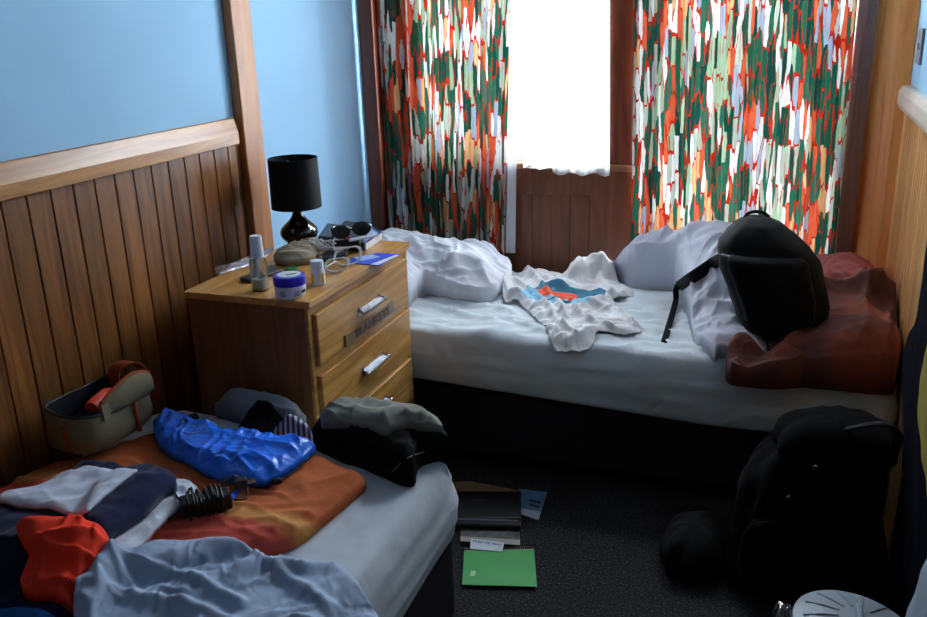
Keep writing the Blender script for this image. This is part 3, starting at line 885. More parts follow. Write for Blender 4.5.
for k, (a, b) in enumerate(ds):
    d = MB().box((CX1-.040, CY0+.034, b), (CX1+.001, CY1-.034, a)).build('drawer', OAK, ch, bevel=.003)
    ya, yb = U(358, 312, x=CX1)[1], U(379, 301, x=CX1)[1]
    zc = (a*.62 + b*.38) if k else Zf(370, 304)
    if k == 1: zc = Zf(376, 361)
    h = MB(); w = .036
    r_ = .0055
    # flat D pull standing out from the drawer
    pl2 = [(CX1 + .001, zc + .007), (CX1 + .023, zc + .001), (CX1 + .023, zc - .002), (CX1 + .001, zc + .004)]
    h.rings([[(x, ya, z) for x, z in pl2], [(x, yb, z) for x, z in pl2]])
    h.tube(smooth_path([(CX1 + .002, ya - .002, zc + .006), (CX1 + .018, ya - .002, zc + .002), (CX1 + .025, ya + .004, zc), (CX1 + .025, yb - .004, zc), (CX1 + .018, yb + .002, zc + .002), (CX1 + .002, yb + .002, zc + .006)], 4), .0035, 8)
    h.box((CX1 + .001, ya - .004, zc - .012), (CX1 + .003, ya + .010, zc + .014)).box((CX1 + .001, yb - .010, zc - .012), (CX1 + .003, yb + .004, zc + .014))
    h.build('handle', CHROME, d, smooth=True, angle=40)
    if k == 0:
        pl = [U(343.5, 335, x=CX1)[1:], U(392, 301, x=CX1)[1:], U(393, 311, x=CX1)[1:], U(344.5, 347, x=CX1)[1:]]
        py0, py1 = pl[0][0], pl[1][0]; pz1 = (pl[0][1] + pl[1][1])/2; pz0 = (pl[2][1] + pl[3][1])/2
        nb_ = MB().box((CX1 + .001, py0, pz0), (CX1 + .007, py1, pz1)).build('name_plate', plain('worn_wood_plate', (116, 92, 58), .35), d, bevel=.001)
        m4 = Matrix.Translation((CX1 + .0075, (py0+py1)/2 + .012, (pz0+pz1)/2)) @ Matrix.Rotation(math.radians(90), 4, 'Z') @ Matrix.Rotation(math.radians(90), 4, 'X')
        t_ = text_mb('BLANKETS', (pz1-pz0)*1.0, m4, bold=.0006)
        va = np.array(t_.v); wid = va[:, 1].max() - va[:, 1].min(); cy = (va[:, 1].max() + va[:, 1].min())/2
        t_.v = [(p[0], cy + (p[1]-cy)*(py1-py0)*.70/wid, p[2]) for p in t_.v]
        t_.build('lettering', plain('brown_lettering', (70, 40, 34), .5), nb_)
stamp_box(CX0, CY0, CX1, CY1, CZ)

# ---------------------------------------------------------------- table lamp
BLK = plain('glossy_black_ceramic', (8, 8, 10), 0.08, coat=.6, vary=.02)
SHADE = fabric('black_lamp_shade_cloth', (7, 7, 10), 0.7, spec=.25)
lb = U(298, 242, z=CZ); ly = lb[1]
def Zy(px, py, y=None): return U(px, py, y=ly if y is None else y)[2]
zs0, zs1 = Zy(297, 207) , Zy(294, 157)
rs = abs(U(318, 185, y=ly)[0] - U(274, 185, y=ly)[0]) / 2
lx = U(298.5, 225, y=ly)[0]
lamp = thing('table_lamp', (lx, ly, CZ), 'black table lamp with cylindrical shade and teardrop base on the chest', 'lamp')
zb = CZ; H_ = zs0 - zb
rb = abs(U(318, 232, y=ly)[0] - U(281, 232, y=ly)[0]) / 2 * .88
prof = [(.0, 0), (rb*.62, 0), (rb*.66, .004), (rb*.80, H_*.08), (rb*.97, H_*.20), (rb, H_*.30), (rb*.93, H_*.42), (rb*.70, H_*.55), (rb*.44, H_*.68), (rb*.28, H_*.82), (rb*.24, H_*1.0), (rb*.24, H_*1.08), (0, H_*1.08)]
MB().lathe(smooth_path([(a, b) for a, b in prof], 4), (lx, ly, zb), 48).build('base', BLK, lamp, smooth=True, angle=50)
sh = MB(); n = 56
zs1 = zs0 + (zs1 - zs0)*.985
R = []
for r_, z in ((rs*.97, zs0), (rs*1.0, zs0), (rs*.97, zs1), (rs*.97-.002, zs1), (rs-.003, zs0)):
    R.append([(lx + r_*math.cos(2*math.pi*k/n), ly + r_*math.sin(2*math.pi*k/n), z) for k in range(n)])
sh.rings(R, closed=True)
shade = sh.build('lamp_shade', SHADE, lamp, smooth=True, angle=40)
sp_ = MB()
for k in range(3):
    a = k*2.09 + .4
    sp_.tube([(lx, ly, zs1 - .022), (lx + rs*.96*math.cos(a), ly + rs*.96*math.sin(a), zs1 - .012)], .0018, 6)
sp_.lathe([(.014, 0), (.014, .012)], (lx, ly, zs1 - .026), 20)
sp_.build('shade_ring', CHROME, shade, smooth=True, angle=40)
MB().lathe([(0, 0), (.013, 0), (.013, .05), (.01, .052), (.02, .075), (.026, .10), (.02, .12), (0, .128)], (lx, ly, zb + H_*1.05), 24).build('bulb', WHITEPAINT, lamp, smooth=True)
MB().tube(smooth_path([(lx - rb*.6, ly - .01, CZ + .006), (lx - rb*1.05, ly + .01, CZ + .004), (lx - rb*1.25, ly + .04, CZ + .018), (lx - rb*1.3, ly + .10, CZ + .003), (lx - rb*1.3, ly+.2, CZ + .003)], 6), .0028, 8).build('cord', BLK, lamp, smooth=True)

# ---------------------------------------------------------------- small things on the chest
def bottle_glass(name, col, a=.12):
    m, nt, b, nd, lk = newmat(name)
    b.inputs['Base Color'].default_value = lin(col); b.inputs['Roughness'].default_value = .04
    b.inputs['Transmission Weight'].default_value = .95; b.inputs['IOR'].default_value = 1.25
    return m
CLEAR = bottle_glass('clear_plastic', (235, 242, 245))
WHITEP = plain('white_plastic', (222, 226, 232), .35, vary=.02)
p = U(261, 290, z=CZ); s = .0225
t = thing('spray_bottle', (p[0], p[1], CZ), 'clear pump spray bottle with white cap at the chest corner', 'bottle')
def sq(r, z, n=32, c=p, e=3.0):
    out = []
    for k in range(n):
        a = 2*math.pi*k/n + .3; ca, sa = math.cos(a), math.sin(a); q = (abs(ca)**e + abs(sa)**e) ** (-1/e)
        out.append((c[0] + r*q*ca, c[1] + r*q*sa, z))
    return out
MB().rings([sq(s*.9, CZ), sq(s, CZ+.006), sq(s*.98, CZ+.088), sq(s*.90, CZ+.096), sq(s*.75, CZ+.100)]).build('body', CLEAR, t, smooth=True, angle=35)
MB().rings([sq(s*.82, CZ+.004), sq(s*.88, CZ+.008), sq(s*.88, CZ+.036)]).build('liquid', plain('pale_yellow_lotion', (204, 208, 184), .15), t, smooth=True, angle=35)
MB().tube([(p[0], p[1], CZ+.008), (p[0], p[1], CZ+.11)], .003, 8).build('dip_tube', WHITEP, t, smooth=True)
MB().lathe([(0, 0), (s*.88, 0), (s*.86, .024), (s*.80, .028), (s*.76, .060), (s*.70, .063), (0, .063)], (p[0], p[1], CZ+.1003), 32).build('cap', WHITEP, t, smooth=True, angle=35)

p = U(291, 296, z=CZ); r_ = .046
BLUEP = plain('royal_blue_plastic', (38, 34, 190), .3, vary=.02)
t = thing('cream_jar', (p[0], p[1], CZ), 'round white cream jar with a royal blue lid', 'jar')
MB().lathe([(0, 0), (r_*.82, 0), (r_*.92, .005), (r_*.98, .02), (r_*.95, .036), (r_*.9, .038), (0, .038)], (p[0], p[1], CZ), 44).build('body', WHITEP, t, smooth=True, angle=40)
lid = MB().lathe([(0, 0), (r_*.98, 0), (r_*1.0, .003), (r_*1.0, .020), (r_*.94, .026), (r_*.70, .0275), (0, .0275)], (p[0], p[1], CZ+.037), 44).build('lid', BLUEP, t, smooth=True, angle=40)
MB().lathe([(0, 0), (r_*.72, 0), (r_*.72, .0008), (0, .0008)], (p[0], p[1], CZ+.0646), 36).build('lid_label', WHITEP, lid)
INK = plain('dark_ink', (24, 26, 40), .5)
ca = math.atan2(-p[1], -p[0])
MB().box((-.016, -.003, 0), (.016, .003, .0006), Matrix.Translation((p[0]+.008, p[1], CZ+.0655)) @ Matrix.Rotation(.9, 4, 'Z')).build('lid_mark', INK, lid)
mk = MB(); bl = MB()
for dz, a0, w_ in ((.022, .42, .16), (.016, .42, .22), (.011, .42, .18)):
    a = ca + a0
    bl.rings([[(p[0] + r_*.99*math.cos(a + w_*k), p[1] + r_*.99*math.sin(a + w_*k), CZ + dz + d_) for d_ in (0, .003)] + [(p[0] + r_*.9*math.cos(a + w_*k), p[1] + r_*.9*math.sin(a + w_*k), CZ + dz + d_) for d_ in (.003, 0)] for k in (-1, 0, 1)])
    bl.rings([[(p[0] + r_*.99*math.cos(a - .95 + w_*k), p[1] + r_*.99*math.sin(a - .95 + w_*k), CZ + dz + d_) for d_ in (0, .003)] + [(p[0] + r_*.9*math.cos(a - .95 + w_*k), p[1] + r_*.9*math.sin(a - .95 + w_*k), CZ + dz + d_) for d_ in (.003, 0)] for k in (-1, 0, 1)])
bl.build('small_print', plain('pale_blue_print', (110, 140, 200), .5), t)
a = ca + .95
mk.rings([[(p[0] + r_*.995*math.cos(a + .22*k), p[1] + r_*.995*math.sin(a + .22*k), CZ + .016 + d_) for d_ in (0, .008)] + [(p[0] + r_*.9*math.cos(a + .22*k), p[1] + r_*.9*math.sin(a + .22*k), CZ + .016 + d_) for d_ in (.008, 0)] for k in (-1, -.3, .3, 1)])
mk.build('black_mark', INK, t)

p = U(318.5, 284, z=CZ); r_ = .0215
YELLOWL = plain('yellow_label', (214, 176, 60), .5)
t = thing('pill_bottle', (p[0], p[1], CZ), 'white pill bottle with yellow label panels, right of the blue-lidded jar', 'bottle')
MB().lathe([(0, 0), (r_*.94, 0), (r_, .003), (r_, .042), (r_*.8, .050), (0, .050)], (p[0], p[1], CZ), 36).build('body', WHITEP, t, smooth=True, angle=40)
MB().lathe([(0, 0), (r_*.92, 0), (r_*.92, .020), (r_*.84, .023), (0, .023)], (p[0], p[1], CZ+.050), 36).build('cap', WHITEP, t, smooth=True, angle=40)
ca = math.atan2(-p[1], -p[0]); lb_ = MB()
for a0 in (-.85, .85):
    R = [[(p[0] + rr*math.cos(ca + a0 + .28*k), p[1] + rr*math.sin(ca + a0 + .28*k), CZ + z) for rr, z in ((r_*1.02, .008), (r_*1.02, .036), (r_*.95, .036), (r_*.95, .008))] for k in (-1, -.3, .3, 1)]
    MB().rings(R).build('label_panel', YELLOWL, t)

# wallet, pouch, cables, coil, green cap, case with sunglasses, books, leaflet, lipstick, cellophane
def slabq(px4, z0, h, mat, name, parent=None, bevel=.002, seg=3, **kw):
    c4 = [U(*q, z=z0)[:2] for q in px4]
    a = sum(c4[i][0]*c4[(i+1) % len(c4)][1] - c4[(i+1) % len(c4)][0]*c4[i][1] for i in range(len(c4)))
    if a < 0: c4 = c4[::-1]
    return MB().rings([[(x, y, z0) for x, y in c4], [(x, y, z0 + h) for x, y in c4]]).build(name, mat, parent, bevel=bevel, seg=seg, **kw)
LEATH = plain('black_leather', (20, 20, 23), .45, bump=.3, bscale=400)
tag(slabq([(240, 281), (250, 284), (282, 273), (272, 268)], CZ, .012, LEATH, 'wallet', bevel=.004), 'slim black wallet lying behind the spray bottle', 'wallet')
tag(MB().lathe([(0, 0), (.018, 0), (.021, .003), (.020, .010), (.013, .013), (0, .013)], tuple(U(291, 271, z=CZ)), 28).build('bottle_cap', plain('green_plastic', (20, 120, 60), .35), smooth=True, angle=40), 'small green cap behind the blue-lidded jar', 'cap')
CANVAS = fabric('grey_beige_suede', (150, 138, 118), .95)
pts = outline([(274, 262), (284, 256), (300, 251), (312, 247), (319, 245), (319, 254), (314, 263), (300, 266), (283, 267)], CZ)
soft('cloth_pouch', pts, CANVAS, H=.042, er=.035, sp=.006, stretch=(1.04, 1.03), seed=4, seedamp=.006, steps=20, crease=.010, cfreq=24)
tag(bpy.data.objects['cloth_pouch'], 'grey-beige soft pouch lying in front of the lamp base', 'pouch')

# black case and notebook at the back, sunglasses on top
BLK2 = plain('matt_black_plastic', (11, 11, 13), .5, vary=.05)
tag(slabq([(331, 249), (360, 253), (372, 236), (345, 232)], CZ, .046, BLK2, 'camera_case', bevel=.008), 'black boxy case under the sunglasses on the chest', 'case')
nbk = slabq([(319, 244), (336, 246), (346, 233), (328, 231)], CZ, .030, plain('dark_slate_cover', (40, 48, 54), .4), 'notebook', bevel=.002)
tag(nbk, 'dark slate notebook lying between the lamp and the black case', 'notebook')
cc = U(352, 243, z=CZ + .046)
sg = thing('sunglasses', (cc[0], cc[1], CZ + .047), 'black sunglasses folded on top of the black case', 'sunglasses')
dirv = Vector((.94, .33, 0)); up_ = Vector((0, 0, 1)); bk = Vector((-.33, .94, 0))
for s_, nm in ((-1, 0), (1, 1)):
    c0 = Vector((cc[0], cc[1], CZ + .084 + .010*nm)) + dirv * (.034*s_)
    n = 28; R = []
    for dy, k in ((-.003, .9), (-.001, 1.0), (.002, 1.0), (.004, .86)):
        R.append([tuple(c0 + dirv*(.031*k*math.cos(2*math.pi*i/n)) + (up_*.86 + bk*.5)*(.024*k*math.sin(2*math.pi*i/n)) + (bk*.86 - up_*.5)*dy) for i in range(n)])
    MB().rings(R).build('lens', BLK2, sg, smooth=True, angle=50)
    e0 = c0 + dirv*(.030*s_) + up_*.006
    MB().tube(smooth_path([e0, e0 + bk*.03 + up_*.004, e0 + bk*.075 - dirv*(.03*s_) - up_*.004, e0 + bk*.095 - dirv*(.06*s_) - up_*.022], 6), .003, 8).build('temple', BLK, sg, smooth=True)
MB().tube([tuple(Vector((cc[0], cc[1], CZ + .088)) + dirv*x_ + up_*(.004*math.cos(x_*90))) for x_ in (-.008, 0, .008)], .003, 8).build('bridge', BLK, sg, smooth=True)
lpz = CZ + .0465
q = U(341.5, 240, z=lpz)
lp = thing('lip_balm', (q[0], q[1], lpz), 'small red and white lip balm on the black case edge', 'lip balm')
m_ = Matrix.Translation((q[0], q[1], lpz + .0075)) @ Matrix.Rotation(.5, 4, 'Z') @ Matrix.Rotation(math.radians(90), 4, 'Y')
MB().lathe([(0, -.025), (.0075, -.025), (.0075, .006), (0, .006)], (0, 0, 0), 20, m_).build('tube', WHITEP, lp, smooth=True, angle=40)
MB().lathe([(0, .006), (.0072, .006), (.0072, .028), (0, .028)], (0, 0, 0), 20, m_).build('cap', plain('red_plastic', (200, 40, 36), .35), lp, smooth=True, angle=40)

PAPER = plain('book_pages', (214, 212, 206), .8, bump=.3, bscale=500)
def book(px4, z0, h, cover, label, name='paperback_book', stripe=None):
    c4 = [U(*q_, z=z0)[:2] for q_ in px4]
    cen = sum(c4)/4
    t_ = thing(name, (cen[0], cen[1], z0), label, 'book')
    a = sum(c4[i][0]*c4[(i+1) % 4][1] - c4[(i+1) % 4][0]*c4[i][1] for i in range(4))
    if a < 0: c4 = c4[::-1]
    ins = [cen + (c - cen)*.965 for c in c4]
    MB().rings([[(x, y, z0+.0012) for x, y in ins], [(x, y, z0 + h - .0012) for x, y in ins]]).build('pages', PAPER, t_)
    cv = MB().rings([[(x, y, z0) for x, y in c4], [(x, y, z0 + .0012) for x, y in c4]]).rings([[(x, y, z0 + h - .0012) for x, y in c4], [(x, y, z0 + h) for x, y in c4]])
    cv.rings([[(x, y, z) for z in (z0, z0 + h) for x, y in ((c4[3], c4[2]) if z == z0 else (c4[2], c4[3]))], [(x + (cen[0]-x)*.02, y + (cen[1]-y)*.02, z) for z in (z0, z0 + h) for x, y in ((c4[3], c4[2]) if z == z0 else (c4[2], c4[3]))]])
    cv.build('cover', cover, t_)
    if stripe:
        k = [cen + (c - cen)*.7 for c in c4]
        MB().rings([[(x, y, z0 + h) for x, y in k], [(x, y, z0 + h + .0005) for x, y in k]]).build('cover_picture', stripe, t_)
    return t_
book([(357, 246), (366, 251), (383, 239), (372, 233)], CZ, .026, plain('dark_blue_cover', (40, 50, 120), .3), 'thick paperback with blue and white cover at the back of the chest', stripe=plain('pale_cover_print', (170, 184, 214), .3, vary=.3, nscale=60))
lf = slabq([(351, 259), (378, 253.5), (399, 255), (380, 266), (350, 263.5)], CZ, .003, plain('blue_leaflet_print', (60, 84, 200), .25, vary=.1), 'leaflet', bevel=.0005)
tag(lf, 'glossy blue and white leaflet on the right front edge of the chest', 'leaflet')
def child_slab(px4, z0, h, mat, name, parent): return slabq(px4, z0, h, mat, name, parent, bevel=0)
child_slab([(353, 257.5), (372, 254.5), (380, 257), (362, 261)], CZ + .003, .0004, plain('pale_blue_print2', (150, 175, 225), .3, vary=.2, nscale=90), 'pale_panel', lf)
child_slab([(378, 265), (399, 255.4), (396, 254.8), (370, 264.6)], CZ + .003, .0004, WHITEP, 'white_border', lf)
pen = U(362, 240, z=CZ+.047)
tag(MB().tube([tuple(pen + np.array([-.03, -.035, .006])), tuple(pen + np.array([.035, .05, .006]))], .0055, 12).build('pen', WHITEP, smooth=True, angle=40), 'white pen lying across the black case towards the book', 'pen')

# tangled cable and the neat coil
WIRE = plain('white_cable_rubber', (206, 206, 206), .4, vary=.02)
def tangle(px0, px1, z, n, amp, r, seed):
    rg = random.Random(seed); a = U(*px0, z=z); b = U(*px1, z=z); P = []
    for i in range(n):
        t_ = rg.random(); c_ = a + (b - a)*t_
        P.append((c_[0] + rg.uniform(-amp, amp), c_[1] + rg.uniform(-amp, amp), z + rg.uniform(.004, .055)))
    return P
mb = MB().tube(smooth_path(tangle((308, 254), (342, 257), CZ, 34, .026, 0, 5), 9), .0021, 6)
tag(mb.build('earphone_cable', WIRE, smooth=True), 'tangled white earphone cable heaped beside the grey-beige pouch', 'cable')
tag(slabq([(322, 263), (347, 259), (349, 252), (326, 253)], CZ, .018, BLK2, 'card_reader', bevel=.006), 'small black gadget half buried under the tangled white cable', 'gadget')
P = []
for (px, py, wd, hh, tl) in ((337, 272, .030, .040, .0), (348, 265, .036, .056, .25)):
    a = U(px, py, z=CZ)
    for i in range(56):
        t_ = i/28*2*math.pi + 3.6; k = 1 + .05*math.sin(i*.9)
        P.append((a[0] + wd*k*math.cos(t_)*.85 + .006*math.sin(i*.2), a[1] + wd*k*math.cos(t_)*.7 + hh*.35*math.sin(t_) + .004*(i > 28), CZ + .004 + hh*.5*k*(1 + math.sin(t_))*.92))
tag(MB().tube(smooth_path(P, 2), .0028, 8).build('cable_coil', WIRE, smooth=True), 'white charging cable coiled into loops right of the pill bottle', 'cable')
def cello():
    m, nt, b, nd, lk = newmat('crinkled_cellophane')
    t_ = nd.new('ShaderNodeBsdfTransparent'); g_ = nd.new('ShaderNodeBsdfGlossy'); g_.inputs['Roughness'].default_value = .12
    mp = mapped(nd, lk, (1, 1, 1)); n_ = nd.new('ShaderNodeTexNoise'); n_.inputs['Scale'].default_value = 90; lk.new(mp.outputs[0], n_.inputs[0])
    bp = nd.new('ShaderNodeBump'); bp.inputs['Strength'].default_value = 1; bp.inputs['Distance'].default_value = .004; lk.new(n_.outputs[0], bp.inputs['Height']); lk.new(bp.outputs[0], g_.inputs['Normal'])
    r_ = ramp(nd, [(.35, (.25, .25, .25, 1)), (.65, (.8, .8, .8, 1))]); lk.new(n_.outputs[0], r_.inputs[0])
    mx = nd.new('ShaderNodeMixShader'); lk.new(r_.outputs[0], mx.inputs[0]); lk.new(t_.outputs[0], mx.inputs[1]); lk.new(g_.outputs[0], mx.inputs[2])
    lk.new(mx.outputs[0], nd['Material Output'].inputs[0]); return m
pts = outline([(216, 269), (219, 276.5), (236, 271), (252, 266), (272, 254), (270, 250.5), (250, 258), (232, 266)], CZ, 2)
o = soft('cellophane_wrapper', pts, cello(), H=.012, er=.02, sp=.006, stretch=(1.03, 1.03), seed=8, seedamp=.006, steps=12, stamp=False, base=CZ)
tag(o, 'strip of crinkled clear cellophane along the back edge of the chest', 'wrapper')

# ---------------------------------------------------------------- soft things on the far bed
def HIT(px, py, lift=0.0):
    d = ROT @ np.array([px - CX, py - CY, F_PX]); d = d / np.linalg.norm(d)
    for t in np.arange(1.0, 4.6, .006):
        p = CAM + d*t
        if p[2] <= float(height(p[0], p[1])) + lift: return p
    return p
def pix(pts, z=None, smooth=3, xmin=-1.735, xmax=.392, ymax=None, ymin=None):
    W = []
    for p in pts:
        if isinstance(p, tuple) and len(p) == 3 and p[2] == 'w': W.append(np.array(p[:2], float)); continue
        if len(p) > 2: q = U(p[0], p[1], z=p[2])
        elif z is not None: q = U(p[0], p[1], z=z)
        else: q = HIT(p[0], p[1])
        W.append(q[:2])
    a = sum(W[i][0]*W[(i+1) % len(W)][1] - W[(i+1) % len(W)][0]*W[i][1] for i in range(len(W)))
    if a < 0: W = W[::-1]
    R = np.array(smooth_path(W, smooth, True)) if smooth > 1 else np.array(W)
    R[:, 0] = np.clip(R[:, 0], xmin, xmax); R[:, 1] = np.minimum(R[:, 1], ymax or BACK_EDGE)
    if ymin: R[:, 1] = np.maximum(R[:, 1], ymin)
    return R

FLOORZ = .47
BACK_EDGE = 3.56; YLIM = 3.578
WHITE_PIL = fabric('white_pillowcase', (214, 216, 222), .85, wr=.3, wrs=9)
WHITE_DUV = fabric('white_duvet_cover', (204, 206, 216), .85, wr=.3, wrs=6)
WHITE_TEE = fabric('white_cotton_jersey', (222, 220, 218), .9, wr=.15, wrs=12)

pts = pix([(-1.71, 3.0, 'w'), (-1.5, 2.96, 'w'), (-1.34, 2.95, 'w'), (425, 296, .54), (445, 301, .54), (472, 304, .54), (497, 299, .545), (512, 280, .56), (500, 260, .57), (470, 247, .575), (440, 238, .59), (-1.25, 3.50, 'w'), (-1.5, 3.53, 'w'), (-1.71, 3.50, 'w')])
o = soft('pillow', pts, WHITE_PIL, H=lambda x, y, D: .215*(1 - .34*np.clip((x + 1.34)/.36, 0, 1)), er=.20, power=1.9, sp=.013, stretch=(1.06, 1.03), ang=-.9, steps=25, seedamp=.02, seed=5, keep=.93, crease=.022, cfreq=12)
tag(o, 'white pillow at the head of the far bed, beside the chest of drawers', 'pillow')

pts = pix([(590, 258, .56), (606, 271, .55), (628, 284, .545), (650, 289, .54), (676, 295, .54), (688, 318, .54), (694, 340, .54), (714, 355, .54), (-.15, 2.785, 'w'),
           (-.06, 2.762, 'w'), (-.01, 2.775, 'w'), (.0, 2.85, 'w'), (-.0, 3.1, 'w'), (.03, 3.3, 'w'), (.03, 3.53, 'w'), (-.3, 3.55, 'w'), (-.64, 3.54, 'w'), (-.80, 3.42, 'w')], smooth=3)
def packdent(x, y): return 1 - .55*np.exp(-((x + .03)/.17)**2 - ((y - 2.95)/.13)**2)
def HD(x, y, D):
    back = 1/(1 + np.exp(-(y - 3.08)/.05)); left = 1/(1 + np.exp(-(x + .68)/.04))
    return packdent(x, y)*(.11 + .20*back*left) * (1 - .2*np.clip((-.6 - x)/.2, 0, 1))
o = soft('duvet', pts, WHITE_DUV, H=HD, er=.14, power=2.2, sp=.013, stretch=(1.07, 1.02), ang=.25, steps=25, seedamp=.03, seed=12, keep=.93, crease=.026, cfreq=11)
tag(o, 'white duvet pushed into a thick roll along the window side of the far bed', 'duvet')

def batik(name, stops, scale=3.0, axis=None, rough=.85):
    m, nt, b, nd, lk = newmat(name)
    mp = mapped(nd, lk, (1, 1, 1)); n = nd.new('ShaderNodeTexNoise'); n.inputs['Scale'].default_value = scale; n.inputs['Detail'].default_value = 3
    lk.new(mp.outputs[0], n.inputs[0]); out = n.outputs[0]
    if axis:
        dx, dy, off, wdt = axis
        tc = nd.new('ShaderNodeTexCoord'); vm = nd.new('ShaderNodeVectorMath'); vm.operation = 'DOT_PRODUCT'
        lk.new(tc.outputs['Object'], vm.inputs[0]); vm.inputs[1].default_value = (dx/wdt, dy/wdt, 0)
        a1 = nd.new('ShaderNodeMath'); a1.operation = 'ADD'; lk.new(vm.outputs['Value'], a1.inputs[0]); a1.inputs[1].default_value = off/wdt
        a2 = nd.new('ShaderNodeMath'); a2.operation = 'MULTIPLY_ADD'; lk.new(out, a2.inputs[0]); a2.inputs[1].default_value = .9; lk.new(a1.outputs[0], a2.inputs[2]); out = a2.outputs[0]
    r = ramp(nd, stops); lk.new(out, r.inputs[0]); lk.new(r.outputs[0], b.inputs['Base Color'])
    b.inputs['Roughness'].default_value = rough; b.inputs['Specular IOR Level'].default_value = .2
    w = nd.new('ShaderNodeTexNoise'); w.inputs['Scale'].default_value = 10; w.inputs['Distortion'].default_value = 1.5; w.inputs['Detail'].default_value = 4
    lk.new(mp.outputs[0], w.inputs[0]); bp = nd.new('ShaderNodeBump'); bp.inputs['Strength'].default_value = .3; bp.inputs['Distance'].default_value = .01
    lk.new(w.outputs[0], bp.inputs['Height']); lk.new(bp.outputs[0], b.inputs['Normal'])
    return m
MAROON = batik('mottled_maroon_cover', [(.3, (76, 46, 44)), (.48, (98, 60, 55)), (.60, (128, 66, 50)), (.75, (88, 56, 53))], 5)
MAROON_LIT = batik('window_lit_maroon_cover', [(.3, (158, 92, 94)), (.7, (186, 120, 120))], 4)  # same maroon made paler: the window light is put into its colour
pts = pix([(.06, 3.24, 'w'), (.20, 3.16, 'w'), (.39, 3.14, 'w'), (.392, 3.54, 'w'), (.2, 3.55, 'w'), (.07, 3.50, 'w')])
o = soft('pillow', pts, MAROON_LIT, H=.19, er=.14, sp=.013, stretch=(1.05, 1.05), ang=.2, steps=20, seedamp=.02, seed=9, keep=.92, crease=.020, cfreq=12)
tag(o, 'maroon pillow in the window corner of the far bed, window light painted into its cover', 'pillow')
pts = pix([(.01, 2.82, 'w'), (.03, 2.745, 'w'), (.10, 2.735, 'w'), (.2, 2.735, 'w'), (.34, 2.74, 'w'), (.385, 2.80, 'w'), (.39, 3.13, 'w'), (.24, 3.16, 'w'), (.06, 3.20, 'w'), (.0, 3.02, 'w'), (-.01, 2.90, 'w')])
o = soft('quilt', pts, MAROON, H=lambda x, y, D: packdent(x, y)*(.115 + .03*np.clip((x - .1)/.2, 0, 1)), er=.11, power=2.2, sp=.013, stretch=(1.06, 1.04), ang=.9, steps=25, seedamp=.03, seed=15, keep=.92, crease=.030, cfreq=10)
tag(o, 'mottled maroon quilt bundled against the right wall, under the black backpack', 'quilt')
quilt = o
pts = pix([(728, 340, .60), (732, 352, .585), (752, 356, .58), (780, 355, .59), (803, 350, .60), (806, 340, .63), (790, 333, .64), (765, 331, .64), (742, 330, .62)])
o = soft('folded_corner', pts, MAROON, H=.030, er=.03, sp=.009, stretch=(1.03, 1.03), steps=15, seed=3, parent=quilt, crease=.012, cfreq=20)

# t-shirt with a printed picture
def tee():
    m, nt, b, nd, lk = newmat('printed_white_jersey')
    tc = nd.new('ShaderNodeTexCoord')
    A = U(563, 298, z=.55)
    mp = nd.new('ShaderNodeMapping'); mp.vector_type = 'TEXTURE'
    mp.inputs['Location'].default_value = (A[0], A[1], 0); mp.inputs['Rotation'].default_value = (0, 0, -.32)
    lk.new(tc.outputs['UV'], mp.inputs[0])
    sp_ = nd.new('ShaderNodeSeparateXYZ'); lk.new(mp.outputs[0], sp_.inputs[0])
    def M_(op, a, bb=0.0, c=0.0):
        n = nd.new('ShaderNodeMath'); n.operation = op
        for k, v in enumerate((a, bb, c)):
            if isinstance(v, (int, float)): n.inputs[k].default_value = v
            else: lk.new(v, n.inputs[k])
        return n.outputs[0]
    x, y = sp_.outputs[0], sp_.outputs[1]
    n = nd.new('ShaderNodeTexNoise'); n.inputs['Scale'].default_value = 26; lk.new(tc.outputs['UV'], n.inputs[0])
    wob = M_('MULTIPLY_ADD', n.outputs[0], .3, -.15)
    def ell(cx, cy, rx, ry, k=2.0):
        a = M_('POWER', M_('ABSOLUTE', M_('DIVIDE', M_('SUBTRACT', x, cx), rx)), k); c = M_('POWER', M_('ABSOLUTE', M_('DIVIDE', M_('SUBTRACT', y, cy), ry)), k)
        return M_('LESS_THAN', M_('ADD', M_('ADD', a, c), wob), 1.0)
    def mixc(f, c0, c1):
        q = nd.new('ShaderNodeMix'); q.data_type = 'RGBA'; lk.new(f, q.inputs[0])
        for k, v in ((6, c0), (7, c1)):
            if isinstance(v, tuple): q.inputs[k].default_value = v
            else: lk.new(v, q.inputs[k])
        return q.outputs[2]
    r = ramp(nd, [(.35, (60, 110, 132)), (.65, (146, 196, 216))]); lk.new(M_('MULTIPLY_ADD', y, -3.0, n.outputs[0]), r.inputs[0])
    col = mixc(ell(0, 0, .15, .12, 5.0), lin((222, 220, 218)), r.outputs[0])
    col = mixc(ell(-.034, .012, .088, .048), col, lin((226, 92, 62)))
    col = mixc(ell(.072, -.020, .036, .030), col, lin((196, 74, 52)))
    col = mixc(ell(.03, -.085, .06, .009, 6.0), col, lin((40, 64, 84)))
    lk.new(col, b.inputs['Base Color']); b.inputs['Roughness'].default_value = .9; b.inputs['Specular IOR Level'].default_value = .2
    return m
pts = pix([(514, 285, .545), (524, 272, .545), (536, 263, .545), (560, 255, .545), (584, 251, .545), (594, 260, .55), (602, 272, .55), (628, 289, .545), (632, 297, .545), (612, 300, .545), (622, 314, .545),
           (642, 329, .545), (625, 336, .545), (598, 335, .545), (590, 343, .545), (556, 342, .545), (546, 328, .545), (530, 312, .545), (518, 303, .545), (506, 303, .545), (503, 295, .545)])
def tee_mound(x, y, D):
    A = U(560, 297, z=.55); r = np.hypot((x - A[0])/.14, (y - A[1])/.12)
    return .030*np.maximum(0, ridges(x, y, 7, .6, 3, 4))**2 * np.clip(r - .6, 0, 1) + .022*np.exp(-((r - 1.25)/.22)**2)
